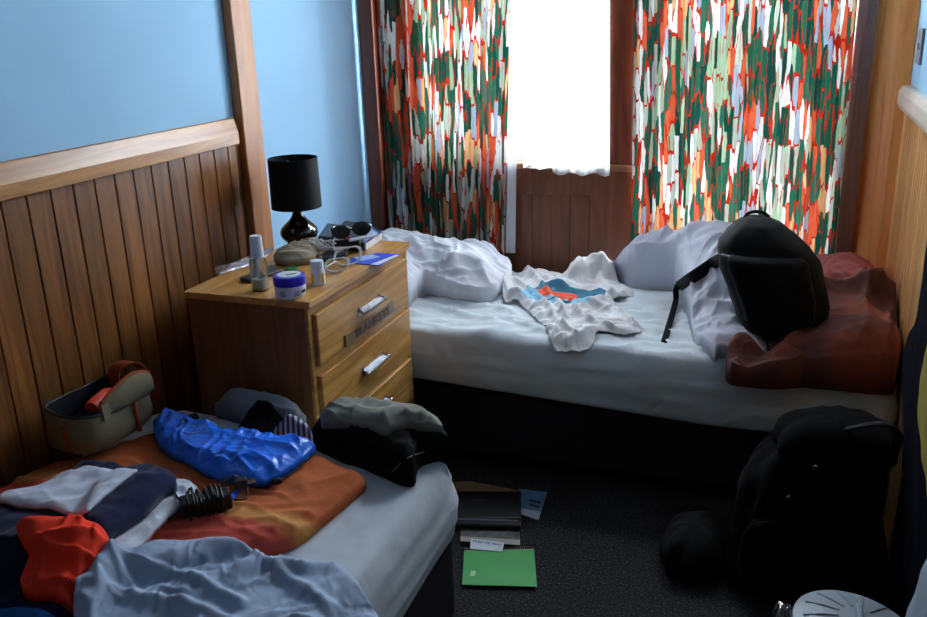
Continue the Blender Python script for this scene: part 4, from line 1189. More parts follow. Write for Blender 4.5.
o = soft('t_shirt', pts, tee(), H=.004, er=.03, sp=.0085, stretch=(1.09, 1.07), ang=.9, steps=30, bendk=.12, thin=True, mound=tee_mound, seedamp=.014, seed=22, crease=.009, cfreq=20, cmask=lambda x, y: np.clip(np.hypot((x - U(560, 297, z=.55)[0])/.14, (y - U(560, 297, z=.55)[1])/.11)*1.6 - 1.0, .12, 1), lines=fold_lines([([(520, 268), (538, 284), (552, 300), (566, 318)], .018, .012), ([(590, 258), (600, 276), (606, 292), (622, 300)], .022, .016), ([(530, 268), (560, 264), (590, 262)], .016, .013), ([(548, 308), (560, 326), (575, 336)], .014, .010), ([(575, 312), (590, 324), (612, 332)], .015, .011), ([(514, 288), (528, 293), (545, 306)], .014, .010), ([(606, 300), (618, 312), (634, 326)], .012, .010)]),
         local=lambda x, y, D: np.clip(np.hypot((x - U(560, 297, z=.55)[0])/.12, (y - U(560, 297, z=.55)[1])/.10) - .3, .1, 1.2), uvs=True, fric=.5)
tag(o, 'crumpled white t-shirt with a blue and orange print, in the middle of the far bed', 't-shirt')

# black backpack standing on the quilt
FAB_BLK = fabric('black_cordura', (10, 10, 11), .8, bump=.5, weave=500, spec=.2)
FAB_BLK2 = fabric('black_panel_cordura', (7, 7, 8), .85, bump=.4, weave=500, spec=.15)
Yb = 2.93
rows = [(333, 779, 20, .050), (328, 780, 34, .085), (318, 781, 40, .098), (300, 779, 44, .105), (285, 775, 45, .108), (270, 770, 46.5, .110), (256, 766.5, 45.5, .108), (243, 763, 40, .098), (232, 760.5, 31, .085), (223, 759, 21, .066), (217, 758, 10, .035)]
bz0 = U(780, 333, y=Yb)[2]
bp_ = thing('backpack', (U(780, 320, y=Yb)[0], Yb, bz0), 'black backpack standing on the far bed in front of the curtain, strap trailing left', 'backpack')
def bring(py, cx, hw, hd, yoff=0.0, sc=1.0, n=44, e=2.8):
    tt = (333 - py)/116
    yc = Yb + .05*tt + yoff
    C0 = U(cx, py, y=yc); w = hw * (np.linalg.norm(C0 - CAM))/F_PX * .97
    out = []
    for k in range(n):
        a = 2*math.pi*k/n; ca, sa = math.cos(a), math.sin(a); q = (abs(ca)**e + abs(sa)**e)**(-1/e)
        rz = .008*noise.noise(Vector((ca*2.2, sa*2.2, py*.06)))
        out.append((C0[0] + (w*sc + rz)*q*ca - .25*hd*q*sa, yc + (hd*sc + rz)*q*sa + .12*w*q*ca, C0[2]))
    return out
rr = []
for i in range(len(rows) - 1):
    for k in range(3):
        t_ = k/3; rr.append(tuple(a*(1-t_) + b*t_ for a, b in zip(rows[i], rows[i+1])))
rr.append(rows[-1])
body = MB().rings([bring(*r) for r in rr]).build('body', FAB_BLK, bp_, smooth=True, angle=60)
# front pocket with its curved zip
fp = [(r[0], r[1] - 2, r[2]*.80, .05) for r in rr if 256 <= r[0] <= 326]
fp[0] = (fp[0][0], fp[0][1], fp[0][2]*.8, .03); fp[-1] = (fp[-1][0], fp[-1][1], fp[-1][2]*.9, .03)
MB().rings([bring(*r, yoff=-.085) for r in fp]).build('front_pocket', FAB_BLK2, body, smooth=True, angle=60)
def on_front(px, py, push=.0):
    i = min(range(len(rr)), key=lambda q: abs(rr[q][0] - py)); ring = np.array(bring(*rr[i]))
    d = np.array([U(px, py, y=v[1])[0] for v in ring]) - ring[:, 0]
    ok = ring[:, 1] < Yb + .05*(333 - py)/116 + .02
    j = min([k for k in range(len(ring)) if ok[k]], key=lambda k: abs(d[k]))
    return ring[j] + np.array([0, -.006 - push, 0])
zp = smooth_path([on_front(x, y) for x, y in ((724, 250), (735, 252), (750, 252), (765, 252), (780, 256), (793, 262), (803, 272))], 5)
MB().tube(zp, .004, 8).build('zip', LEATH, body, smooth=True)
q = on_front(756, 252, .006); MB().box((q[0] - .010, q[1] - .003, q[2] - .002), (q[0] + .010, q[1], q[2] + .004)).build('zip_puller', CHROME, body, bevel=.001)
q1 = on_front(800, 258, .0); MB().box((q1[0] - .006, q1[1] - .004, q1[2] - .012), (q1[0] + .006, q1[1], q1[2] + .004), None).build('buckle', plain('grey_buckle', (70, 72, 76), .3), body, bevel=.001)
tp = U(757, 217, y=Yb + .05)
MB().tube(smooth_path([tp + np.array([-.045, .02, -.02]), tp + np.array([-.030, .02, .006]), tp + np.array([0, .02, .014]), tp + np.array([.030, .02, .004]), tp + np.array([.045, .02, -.024])], 6), .009, 10, flat=.6).build('top_handle', FAB_BLK, bp_, smooth=True)
def strap(path, w, th, n=6):
    P = [Vector(p) for p in smooth_path(path, n)]; R = []
    for i, p in enumerate(P):
        t_ = (P[min(i+1, len(P)-1)] - P[max(i-1, 0)]).normalized()
        side = Vector((-CAM[0] + p[0], p[1], 0)).cross(Vector((0, 0, 1))); side = t_.cross(Vector((p[0], p[1], p[2] - 1.6)).normalized())
        if side.length < .1: side = Vector((1, 0, 0))
        side.normalize(); nn = side.cross(t_).normalized(); ww = w[i*(len(w))//len(P)] if hasattr(w, '__len__') else w
        R.append([tuple(p + side*ww*a + nn*th*b) for a, b in ((-1, -.5), (-.8, -1), (.8, -1), (1, -.5), (1, .5), (.8, 1), (-.8, 1), (-1, .5))])
    return MB().rings(R)
A0 = U(727, 256, y=2.93); pts_ = [A0]
for (px, py) in ((714, 263), (702, 271), (690, 279), (680, 286)): pts_.append(HIT(px, py, .016))
strap(pts_, .022, .007).build('shoulder_strap', FAB_BLK, bp_, smooth=True)
s0 = pts_[-1]; e_ = HIT(664, 342, .004)
pw = [s0 + np.array([.005, 0, .008]), s0 + np.array([-.012, -.02, -.01])] + [HIT(x, y, .010) for x, y in ((676, 300), (671, 318), (667, 332))] + [e_]
strap(pw, .011, .0018).build('webbing', FAB_BLK2, bp_, smooth=True)
MB().box((s0[0] - .022, s0[1] - .012, s0[2] - .012), (s0[0] + .010, s0[1] + .008, s0[2] + .008)).build('strap_adjuster', BLK2, bp_, bevel=.003)

# ---------------------------------------------------------------- things heaped on the near bed
BACK_EDGE = 2.012; YLIM = 2.022
HM_CHEST = HM.copy(); stamp_y = int(round((2.02 - GY0)/GR)); HM[:, stamp_y-1:] = np.where(HM[:, stamp_y-1:] > .8, .515, HM[:, stamp_y-1:])
B1 = U(200, 508, z=.57)
ORANGE = batik('orange_and_red_batik', [(.0, (168, 60, 46)), (.42, (190, 78, 62)), (.53, (206, 128, 70)), (.72, (212, 152, 88)), (.9, (198, 112, 60)), (1.0, (186, 96, 52))], 7, axis=(.0, 1.0, .0, .16))
pts = pix([(366, 478, .55), (350, 498, .54), (322, 524, .53), (297, 543, .53), (240, 565, .53), (150, 590, .53), (70, 600, .53), (0, 590, .53), (-30, 530, .53), (0, 490, .54), (30, 472, .55), (60, 460, .56), (110, 444, .57),
           (150, 428, .575), (200, 421, .575), (260, 430, .575), (313, 448, .57), (348, 463, .57)])
o = soft('quilt', pts, ORANGE, H=.058, er=.06, power=2.4, sp=.014, stretch=(1.03, 1.02), ang=.4, steps=20, seedamp=.012, seed=31, crease=.010, cfreq=12)
ob_ = WLOC[o.name]
for nd_ in ORANGE.node_tree.nodes:
    if nd_.type == 'MATH' and nd_.operation == 'ADD': nd_.inputs[1].default_value = (ob_[1] - B1[1])/.16 + .10
tag(o, 'orange and red batik quilt folded flat across the near bed under the clothes', 'quilt')

# white cloth, navy fleece, folded white cloth, red garment
JERSEY_W = fabric('white_cotton', (214, 220, 232), .9, wr=.2, wrs=12)
pts = pix([(140, 480, .59), (188, 476, .59), (197, 483, .59), (187, 500, .59), (160, 524, .59), (134, 546, .59), (108, 556, .59), (90, 540, .59), (100, 510, .59)], smooth=1)
o = soft('folded_cloth', pts, JERSEY_W, H=.016, er=.02, sp=.009, stretch=(1.03, 1.03), steps=15, seed=2)
tag(o, 'white cloth showing along the edge beneath the navy fleece', 'cloth')
NAVY = fabric('navy_fleece', (20, 27, 62), 1.0, bump=.6, weave=350, sheen=.15, vary=.15)
pts = pix([(72, 464, .62), (95, 457, .63), (120, 456, .63), (150, 462, .63), (170, 472, .62), (177, 485, .61), (166, 498, .60), (144, 518, .60), (116, 538, .60), (95, 560, .60), (60, 600, .60), (10, 612, .58), (-30, 600, .58),
           (-30, 520, .6), (0, 492, .62), (40, 480, .64)])
o = soft('fleece_jacket', pts, NAVY, H=.055, er=.045, sp=.012, stretch=(1.04, 1.03), ang=.6, steps=20, seedamp=.012, seed=41, crease=.010, cfreq=14)
tag(o, 'navy fleece jacket folded on the orange quilt under the red garment', 'jacket')
MB().tube(smooth_path([HIT(172, 487, .004), HIT(175, 493, .004), HIT(178, 498, .004), HIT(184, 506, .006)], 5), .0025, 8).build('drawcord', BLK2, o, smooth=True)
pts = pix([(0, 487, .652), (40, 473, .652), (87, 460, .652), (112, 467, .652), (139, 476, .652), (113, 494, .65), (88, 513, .65), (46, 505, .65), (-4, 497, .65)], smooth=1)
o = soft('folded_cloth', pts, fabric('white_folded_cotton', (222, 230, 246), .9, wr=.15, wrs=10), H=.014, er=.014, sp=.010, stretch=(1.015, 1.015), steps=15, seedamp=.004, seed=6, crease=.004)
tag(o, 'white folded cloth lying flat on top of the navy fleece', 'cloth')
REDF = fabric('red_cotton', (244, 64, 42), .9, wr=.3, wrs=14)
pts = pix([(14, 514, .68), (36, 506, .69), (60, 504, .69), (82, 506, .69), (98, 516, .67), (108, 532, .65), (108, 545, .64), (100, 558, .63), (96, 572, .63), (88, 592, .61), (70, 590, .61), (48, 584, .62), (26, 582, .62), (18, 570, .63), (30, 552, .64), (22, 535, .66)])
o = soft('crumpled_garment', pts, REDF, H=.05, er=.04, sp=.0085, stretch=(1.08, 1.06), ang=1.1, steps=30, bendk=.1, seedamp=.03, seed=51, crease=.026, cfreq=15)
tag(o, 'crumpled red garment lying on the navy fleece at the near left', 'garment')
pts = pix([(-40, 600, .60), (0, 598, .60), (40, 600, .60), (80, 606, .60), (102, 614, .60), (108, 640, .60), (60, 680, .6), (-40, 680, .6)])
o = soft('folded_garment', pts, fabric('deep_blue_cotton', (40, 98, 165), .85, wr=.2), H=.035, er=.035, sp=.012, stretch=(1.02, 1.02), steps=20, seed=61)
tag(o, 'deep blue folded garment at the bottom left corner, below the red one', 'garment')
SHIRTB = fabric('pale_blue_shirting', (166, 182, 204), .85, wr=.35, wrs=16, bump=.5, weave=260)
pts = pix([(72, 558, .66), (92, 549, .65), (115, 543, .62), (150, 537, .60), (185, 533, .60), (230, 531, .60), (262, 533, .60), (300, 544, .58), (335, 556, .55), (362, 575, .54), (376, 592, .53), (384, 620, .52), (385, 680, .52), (250, 700, .55), (140, 690, .56), (105, 640, .60), (86, 602, .64), (66, 580, .66)])
def shirt_mound(x, y, D):
    return .022*np.maximum(0, ridges(x, y, 5, .75, 4, 8))**2 + .014*np.maximum(0, ridges(x, y, 10, .4, 3, 14))**2
o = soft('shirt', pts, SHIRTB, H=.012, er=.03, sp=.0095, stretch=(1.06, 1.07), ang=.75, steps=30, bendk=.1, thin=True, mound=shirt_mound, seedamp=.018, seed=71, crease=.013, cfreq=20, lines=fold_lines([([(90, 560), (150, 552), (230, 548), (300, 565)], .013, .014), ([(100, 575), (170, 580), (240, 600)], .014, .012), ([(200, 540), (260, 560), (330, 600)], .013, .012), ([(120, 600), (180, 605), (230, 617)], .012, .010), ([(85, 556), (110, 570), (130, 590)], .012, .010)]))
tag(o, 'pale blue crumpled shirt spread over the near edge of the orange quilt', 'shirt')

# blue nylon sack
def nylon():
    m, nt, b, nd, lk = newmat('shiny_blue_nylon')
    b.inputs['Base Color'].default_value = lin((2, 112, 240)); b.inputs['Roughness'].default_value = .3; b.inputs['Specular IOR Level'].default_value = .6
    b.inputs['Sheen Weight'].default_value = .0
    mp = mapped(nd, lk, (1, 1, 1)); w = nd.new('ShaderNodeTexNoise'); w.inputs['Scale'].default_value = 26; w.inputs['Detail'].default_value = 4; w.inputs['Distortion'].default_value = 2
    lk.new(mp.outputs[0], w.inputs[0]); bp = nd.new('ShaderNodeBump'); bp.inputs['Strength'].default_value = .5; bp.inputs['Distance'].default_value = .006
    lk.new(w.outputs[0], bp.inputs['Height']); lk.new(bp.outputs[0], b.inputs['Normal']); return m
pts = pix([(153, 424, .60), (153, 412, .62), (165, 405, .63), (185, 403, .64), (197, 410, .64), (232, 425, .62), (275, 434, .61), (313, 443, .60), (310, 455, .59), (286, 472, .59), (262, 486, .58), (240, 482, .59), (216, 476, .59), (190, 464, .59), (164, 450, .59), (156, 438, .59)])
sack = soft('stuff_sack', pts, nylon(), H=lambda x, y, D: .05 + .02*np.clip((y - 1.75)/.15, 0, 1), er=.05, sp=.0085, stretch=(1.07, 1.05), ang=-.6, steps=30, bendk=.08, seedamp=.02, seed=81, crease=.012, cfreq=24)
tag(sack, 'shiny blue nylon stuff sack lying on the orange quilt', 'sack')
c4 = [HIT(x, y, .003) for x, y in ((184, 417), (196, 413), (200, 418), (188, 423))]
MB().rings([[tuple(c) for c in c4], [tuple(c + np.array([0, 0, .0015])) for c in c4]]).build('label_patch', BLK2, sack)
lp_ = [HIT(x, y, .0025) for x, y in ((185, 428), (200, 425), (206, 428), (206, 431), (190, 434), (184, 432))]
MB().tube(smooth_path(lp_, 4, True), .0008, 6, closed=True).build('printed_outline', plain('pale_blue_ink', (150, 180, 220), .5), sack)
MB().tube(smooth_path([HIT(262, 487, .004), HIT(272, 483, .006), HIT(284, 478, .006), HIT(298, 468, .006), HIT(309, 458, .006)], 5), .0022, 8).build('drawcord', BLK2, sack, smooth=True)
q = HIT(272, 485, .004)
MB().lathe([(0, 0), (.007, .001), (.0085, .008), (.0085, .016), (.006, .024), (0, .025)], (0, 0, 0), 16, Matrix.Translation(q + np.array([0, 0, .008])) @ Matrix.Rotation(.6, 4, 'Z') @ Matrix.Rotation(math.radians(90), 4, 'Y')).build('cord_toggle', BLK2, sack, smooth=True)
strap([HIT(244, 484, .004), HIT(238, 490, .004), HIT(232, 498, .004)], .006, .001).build('ribbon', fabric('blue_ribbon', (20, 90, 215), .5), sack)

# black power adapter wound in its cable
q = HIT(207, 511); ad = thing('power_adapter', tuple(q), 'black power adapter wrapped in its own cable on the orange quilt', 'power adapter')
m_ = Matrix.Translation((q[0], q[1], q[2] + .004)) @ Matrix.Rotation(.75, 4, 'Z')
MB().box((-.055, -.026, 0), (.055, .026, .036), m_).build('body', BLK2, ad, bevel=.006, seg=3)
P = []
for i in range(420):
    a = i/420*2*math.pi*11; k = i/420; e = .022*math.sin(k*37)
    xx = -.035 + .07*k + .006*math.sin(a*.5)
    yy = (.031 + .004*math.sin(a*.71))*max(-1, min(1, 1.25*math.cos(a))); zz = .020 + (.024 + .004*math.cos(a*.63))*max(-.86, min(1, 1.25*math.sin(a)))
    P.append(tuple(m_ @ Vector((xx + e*.35, yy, zz))))
cb = MB().tube(P, .0026, 8)
cb.tube([tuple(m_ @ Vector(v)) for v in smooth_path([(-.05, 0, .02), (-.085, -.02, .008), (-.10, .01, .004), (-.08, .035, .004), (-.05, .03, .01)], 6)], .0026, 8)
cb.tube([tuple(m_ @ Vector(v)) for v in smooth_path([(.04, .02, .045), (.07, .035, .05), (.092, .02, .03), (.088, -.01, .012), (.06, -.02, .02)], 6)], .0026, 8)
cb.build('cable', LEATH, ad, smooth=True)
pl_ = MB().box((.065, -.010, .035), (.095, .012, .056), m_).build('plug', BLK2, ad, bevel=.003)
MB().box((.095, -.006, .043), (.112, -.004, .049), m_).box((.095, .004, .043), (.112, .006, .049), m_).build('plug_pin', CHROME, pl_)

# grey knitted bag with black clothes, striped cloth, dark pile with the olive garment on top
pts = pix([(219, 416, .53), (217, 405, .56), (232, 388, .60), (250, 378, .62), (272, 379, .62), (288, 390, .60), (300, 404, .58), (306, 420, .53), (285, 425, .53), (250, 422, .53)])
def stripes(name, c1, c2, scale, ang):
    m, nt, b, nd, lk = newmat(name); mp = mapped(nd, lk, (1, 1, 1), (0, 0, ang)); w = nd.new('ShaderNodeTexWave'); w.inputs['Scale'].default_value = scale; w.inputs['Distortion'].default_value = .8
    lk.new(mp.outputs[0], w.inputs[0]); r = ramp(nd, [(.35, c1), (.6, c2)]); lk.new(w.outputs['Fac'], r.inputs[0]); lk.new(r.outputs[0], b.inputs['Base Color']); b.inputs['Roughness'].default_value = .95
    b.inputs['Specular IOR Level'].default_value = .15
    return m
o = soft('mesh_bag', pts, stripes('grey_knit_mesh', (112, 118, 124), (140, 146, 152), 60, .5), H=.125, er=.07, sp=.009, stretch=(1.06, 1.05), steps=25, seed=91)
tag(o, 'grey striped soft bag behind the blue sack, against the chest', 'bag')
BLKF = fabric('black_cotton', (9, 9, 11), .95, wr=.25, wrs=12)
pts = pix([(236, 408, .60), (240, 392, .64), (250, 384, .65), (270, 386, .65), (288, 392, .64), (292, 404, .62), (285, 420, .58), (262, 422, .57), (243, 418, .58)])
o = soft('folded_garment', pts, BLKF, H=.030, er=.03, sp=.009, stretch=(1.07, 1.05), steps=25, seed=95, seedamp=.012)
tag(o, 'black garment stuffed on top of the grey bag', 'garment')
pts = pix([(282, 408, .60), (296, 399, .62), (308, 404, .62), (320, 412, .60), (322, 428, .56), (312, 438, .54), (296, 428, .56), (284, 420, .57)])
o = soft('crumpled_garment', pts, fabric('charcoal_cotton', (15, 18, 24), .95, wr=.3), H=.05, er=.04, sp=.009, stretch=(1.1, 1.08), steps=25, seed=97, seedamp=.015)
tag(o, 'charcoal crumpled garment between the grey bag and the olive garment', 'garment')
pts = pix([(268, 430, .56), (276, 422, .57), (290, 417, .58), (302, 424, .56), (313, 436, .55), (308, 446, .54), (290, 440, .54)])
o = soft('striped_cloth', pts, stripes('grey_white_stripe', (52, 58, 74), (168, 174, 190), 22, -.5), H=.025, er=.025, sp=.008, stretch=(1.05, 1.05), steps=20, seed=99)
tag(o, 'grey and white striped cloth tucked behind the blue sack opening', 'cloth')
pts = pix([(313, 432, .57), (316, 418, .61), (328, 407, .62), (380, 403, .62), (428, 411, .62), (449, 428, .61), (447, 455, .53), (430, 463, .52), (418, 470, .52), (414, 486, .52), (395, 482, .52), (380, 476, .52), (350, 466, .52), (324, 455, .52), (314, 443, .54)])
o = soft('folded_trousers', pts, BLKF, H=.10, er=.03, power=3, sp=.0115, stretch=(1.03, 1.03), ang=.3, steps=20, seed=101, seedamp=.012, keep=.97, crease=.012, cfreq=18)
tag(o, 'black folded clothes under the olive garment at the corner of the near bed', 'clothes')
lin_ = smooth_path([HIT(392, 472, .003), HIT(402, 462, .003), HIT(412, 456, .003), HIT(424, 452, .003)], 5)
MB().tube(lin_, .0016, 8).build('piping', plain('grey_piping', (120, 116, 122), .6), o, smooth=True)
OLIVE = fabric('olive_grey_cotton', (122, 124, 112), .9, wr=.35, wrs=9)
pts = pix([(322, 428, .615), (322, 418, .62), (330, 411, .62), (340, 407, .62), (380, 407, .62), (424, 415, .62), (440, 426, .62), (442, 433, .61), (430, 434, .61), (412, 431, .615), (398, 434, .615), (386, 440, .61), (374, 437, .61), (352, 430, .615), (334, 427, .62)])
o = soft('folded_garment', pts, OLIVE, H=.042, er=.04, sp=.0095, stretch=(1.07, 1.04), ang=.35, steps=25, bendk=.1, seed=105, seedamp=.02, crease=.016, cfreq=15, keep=.95, base=.612)
tag(o, 'olive grey garment folded on top of the black clothes', 'garment')
FLOORZ = 0.0; YLIM = 9

# ---------------------------------------------------------------- toiletry bag on the near bed
BAGC = fabric('khaki_canvas', (128, 120, 94), .9, bump=.5, weave=400)
TRIMC = fabric('rust_webbing', (160, 74, 42), .85)
LIN = fabric('dark_lining', (18, 20, 28), .95)
zb_ = .595
A = U(90, 455, z=.61)[:2]; Bq = U(162, 413, z=.61)[:2]
ax = (Bq - A); Ln = np.linalg.norm(ax); ax = ax/Ln; nx2 = np.array([-ax[1], ax[0]])
if nx2[0] > 0: nx2 = -nx2
dep = min(.17, abs((-1.735 - min(A[0], Bq[0]))/nx2[0]) if nx2[0] else .17)
print('bag', A, Bq, Ln, nx2, dep)
cenb = A + ax*Ln/2 + nx2*dep/2
tb = thing('toiletry_bag', (cenb[0], cenb[1], zb_), 'open khaki toiletry bag with rust orange trim, against the boarded wall', 'bag')
def boat(z, sx, sy, n=48, e=4.0, lift=0.0, dz=0.0):
    out = []
    for k in range(n):
        a = 2*math.pi*k/n; ca, sa = math.cos(a), math.sin(a); q_ = (abs(ca)**e + abs(sa)**e)**(-1/e)
        p_ = cenb + ax*(Ln/2*sx*q_*ca) + nx2*(dep/2*sy*q_*sa)
        w_ = .005*noise.noise(Vector((ca*3, sa*3, z*20)))
        out.append((p_[0] + nx2[0]*w_, p_[1] + nx2[1]*w_, z + lift*(q_*ca)**2 + dz*max(0, sa)))
    return out
HB = .092
MB().rings([boat(zb_, .90, .86), boat(zb_ + .008, .97, .95), boat(zb_ + HB*.4, 1.0, 1.03), boat(zb_ + HB*.8, .99, 1.0), boat(zb_ + HB, .97, .96, lift=.012, dz=.016),
            boat(zb_ + HB, .955, .93, lift=.012, dz=.016)], cap1=False).rings([boat(zb_ + HB, .955, .93, lift=.012, dz=.016), boat(zb_ + HB*.6, .95, .92), boat(zb_ + .02, .93, .90)], cap0=False, mi=1).build('body', [BAGC, LIN], tb, smooth=True, angle=50)
MB().tube(boat(zb_ + HB + .001, .963, .945, lift=.012, dz=.016), .0035, 8, closed=True).build('rim_piping', BLK2, tb, smooth=True)
def fpt(u, z, out=0.0):   # point on the front face (u along the bag, z up)
    p_ = cenb + ax*(Ln/2*u) - nx2*(dep/2*(1.02 + out)); return (p_[0], p_[1], z)
MB().tube([fpt(u_, zb_ + .004 + HB*z_, .02) for u_, z_ in ((.30, 0), (.29, .3), (.28, .6), (.28, .92))], .0055, 8, flat=1).build('trim_band', TRIMC, tb, smooth=True)
lft = [boat(zb_ + HB*t_, 1.0, 1.0)[k] for t_, k in ((.04, 26), (.3, 26), (.6, 25), (.9, 25))]
MB().tube(lft, .005, 8).build('end_trim', TRIMC, tb, smooth=True)
# puffed front flap standing above the rim
R = []
for i in range(15):
    s_ = i/14; u_ = -.42 + s_*1.36; hgt = (.030 + .035*s_)*math.sin(math.pi*min(1, .15 + s_*.75))**.6 + .012; thk = .026*math.sin(math.pi*(.08 + .84*s_))**.6
    c0 = cenb + ax*(Ln/2*u_) - nx2*(dep/2*.80)
    ring = []
    for k in range(20):
        a = 2*math.pi*k/20
        off = thk*math.cos(a); zz = zb_ + HB*.92 + hgt*.5 + hgt*.62*math.sin(a)
        ring.append((c0[0] - nx2[0]*off, c0[1] - nx2[1]*off, zz))
    R.append(ring)
flap = MB().rings(R).build('front_flap', BAGC, tb, smooth=True, angle=70)
MB().tube(smooth_path([R[i][5] for i in range(0, 15, 2)], 4), .0045, 8).build('flap_trim', TRIMC, flap, smooth=True)
MB().tube([tuple(np.array(R[i][18]) - np.array([nx2[0], nx2[1], 0])*.002) for i in range(15)], .0035, 8).build('flap_zip', BLK2, flap, smooth=True)
# white tab, strap loop
q = fpt(-.35, zb_ + HB*.98)
MB().rings([[tuple(np.array(q) + np.array([*(ax*a_), 0]) + np.array([*(nx2*b_), c_])) for a_, b_, c_ in ((-.022, 0, -.01), (.022, 0, -.01), (.020, .006, .028), (-.020, .006, .028))],
            [tuple(np.array(q) + np.array([*(ax*a_), 0]) + np.array([*(nx2*(b_ + .004)), c_])) for a_, b_, c_ in ((-.022, 0, -.01), (.022, 0, -.01), (.020, .006, .028), (-.020, .006, .028))]]).build('tab', BAGC, tb)
e0 = np.array([*(cenb + ax*(Ln/2*.80) + nx2*(dep*.22)), zb_ + HB]); e1 = np.array([*(cenb + ax*(Ln/2*1.42) + nx2*(dep*.0)), zb_ + .01])
mid = (e0 + e1)/2
sl = smooth_path([e0 + np.array([0, 0, -.01]), e0 + np.array([0, 0, .035]), e0*.65 + e1*.35 + np.array([0, 0, .085]), mid + np.array([*(ax*.03), .075]), e1 + np.array([*(ax*.012), .055]), e1], 6)
R = []
for i, p_ in enumerate(sl):
    t_ = sl[min(i+1, len(sl)-1)] - sl[max(i-1, 0)]; t_ = t_/np.linalg.norm(t_); sd = np.array([nx2[0], nx2[1], 0]); nn = np.cross(sd, t_); nn /= np.linalg.norm(nn)
    R.append([tuple(p_ + sd*a_ + nn*b_) for a_, b_ in ((-.020, -.002), (.020, -.002), (.020, .002), (-.020, .002))])
MB().rings(R).build('strap', [TRIMC], tb, bevel=.001)
rc = cenb + ax*(Ln/2*.22) + nx2*(dep*.12)
m_ = Matrix.Translation((rc[0], rc[1], zb_ + HB*.86)) @ Matrix.Rotation(math.atan2(ax[1], ax[0]) + .3, 4, 'Z') @ Matrix.Rotation(math.radians(90), 4, 'Y')
rt = MB().lathe([(0, -.055), (.018, -.053), (.022, -.04), (.022, .035), (.016, .05), (0, .052)], (0, 0, 0), 28, m_)
tag(rt.build('toiletry_tube', plain('orange_red_plastic', (222, 62, 38), .4), smooth=True, angle=50), 'orange-red bottle lying inside the open khaki toiletry bag', 'bottle')
q_ = cenb + ax*(-Ln*.18) + nx2*(dep*.05)
MB_ = MB().box((-.06, -.035, 0), (.06, .035, .05), Matrix.Translation((q_[0], q_[1], zb_ + .022)) @ Matrix.Rotation(math.atan2(ax[1], ax[0]), 4, 'Z'))
tag(MB_.build('wash_pouch', fabric('dark_pouch', (22, 30, 38), .8), bevel=.014, seg=4), 'dark pouch inside the left end of the khaki toiletry bag', 'pouch')

# ---------------------------------------------------------------- things on the floor between the beds
def nbk_(px4, z0, h, mat, name, **kw): return slabq(px4, z0, h, mat, name, **kw)
GRN = plain('green_card_cover', (44, 150, 66), .6, vary=.04)
c4 = [(464, 551), (534, 549.5), (537, 587), (462, 585)]
q = U(500, 568, z=0)
nt_ = thing('spiral_notebook', (q[0], q[1], 0), 'green spiral-bound notebook on the dark carpet', 'notebook')
ins = [(466, 553), (533, 551.5), (535, 585.5), (464, 584)]
nbk_(ins, .001, .009, PAPER, 'pages', parent=nt_, bevel=0); nbk_(c4, .0102, .0014, GRN, 'front_cover', parent=nt_, bevel=.0005); nbk_(c4, .0, .001, GRN, 'back_cover', parent=nt_, bevel=0)
ga, gb = U(464, 550, z=.006), U(534, 548.5, z=.006); sp_ = MB()
for k in range(38):
    c0 = ga + (gb - ga)*((k + .5)/38); sp_.tube([(c0[0] + .0003*j, c0[1] + .0075*math.sin(j/10*2*math.pi), .0065 + .0065*math.cos(j/10*2*math.pi)) for j in range(10)], .0007, 5, closed=True)
o = sp_.build('wire_spiral', ROD, nt_, smooth=True)
f4 = [U(x, y, z=.0118) for x, y in ((471, 571), (476, 571), (475, 576), (470, 576))]
MB().rings([[(c[0], c[1], .0117) for c in f4], [(c[0], c[1], .0122) for c in f4]]).build('sticker', plain('pale_green_print', (150, 200, 150), .6), nt_)

cd_ = slabq([(471, 538.5), (504, 543), (502, 552), (470, 549)], .0125, .0012, plain('white_card', (206, 216, 224), .6), 'card', bevel=0)
tag(cd_, 'small white card marked FREE above the green notebook', 'card')
a_ = U(472, 541, z=.0138); b_ = U(502, 545, z=.0138); mm = (a_ + b_)/2; an = math.atan2(b_[1] - a_[1], b_[0] - a_[0])
t_ = text_mb('FREE NZ MAP', .016, Matrix.Translation((mm[0], mm[1], .0140)) @ Matrix.Rotation(an, 4, 'Z'), .0003, .0002)
v_ = np.array(t_.v); 
t_.build('lettering', plain('cyan_blue_ink', (40, 110, 170), .5), cd_)
cd_.location.z = .0115 + .001
# magazines and the black laptop on top
MAG = plain('dark_magazine_cover', (58, 66, 60), .5, vary=.5, nscale=60)
mg = slabq([(461, 524), (519, 524), (520, 545), (460, 541)], .0, .012, MAG, 'magazine', bevel=.001)
tag(mg, 'dark magazine with a pale edge, under the front of the black laptop', 'magazine')
slabq([(460.5, 536.5), (520, 540), (520, 545.2), (460, 541.2)], .0122, .0010, plain('pale_strip', (150, 146, 138), .6), 'pale_border', mg, bevel=0)
lt = thing('laptop', tuple(U(488, 510, z=.014)), 'closed black laptop lying on magazines by the near bed', 'laptop')
slabq([(452, 495), (521, 495), (521, 530), (455, 528)], .014, .016, BLK2, 'base', lt, bevel=.004)
lid_ = slabq([(452, 494), (520, 494), (520, 521), (454, 520)], .031, .010, plain('black_laptop_lid', (16, 15, 18), .3), 'lid', lt, bevel=.004)
slabq([(456, 518.5), (518, 520), (518, 521), (456, 519.6)], .0412, .0006, plain('grey_violet_edge', (90, 86, 104), .35), 'lid_edge', lid_, bevel=0)
slabq([(474, 499.5), (486, 499.5), (486, 500.8), (474, 500.8)], .0412, .0004, plain('grey_mark', (70, 70, 74), .3), 'lid_mark', lid_, bevel=0)
tag(slabq([(448, 485), (470, 484), (518, 493), (519, 498), (452, 500)], .0, .012, plain('brown_paper_cover', (110, 94, 70), .7, vary=.2), 'exercise_book', bevel=.001), 'brown paper-covered book poking out behind the laptop', 'book')
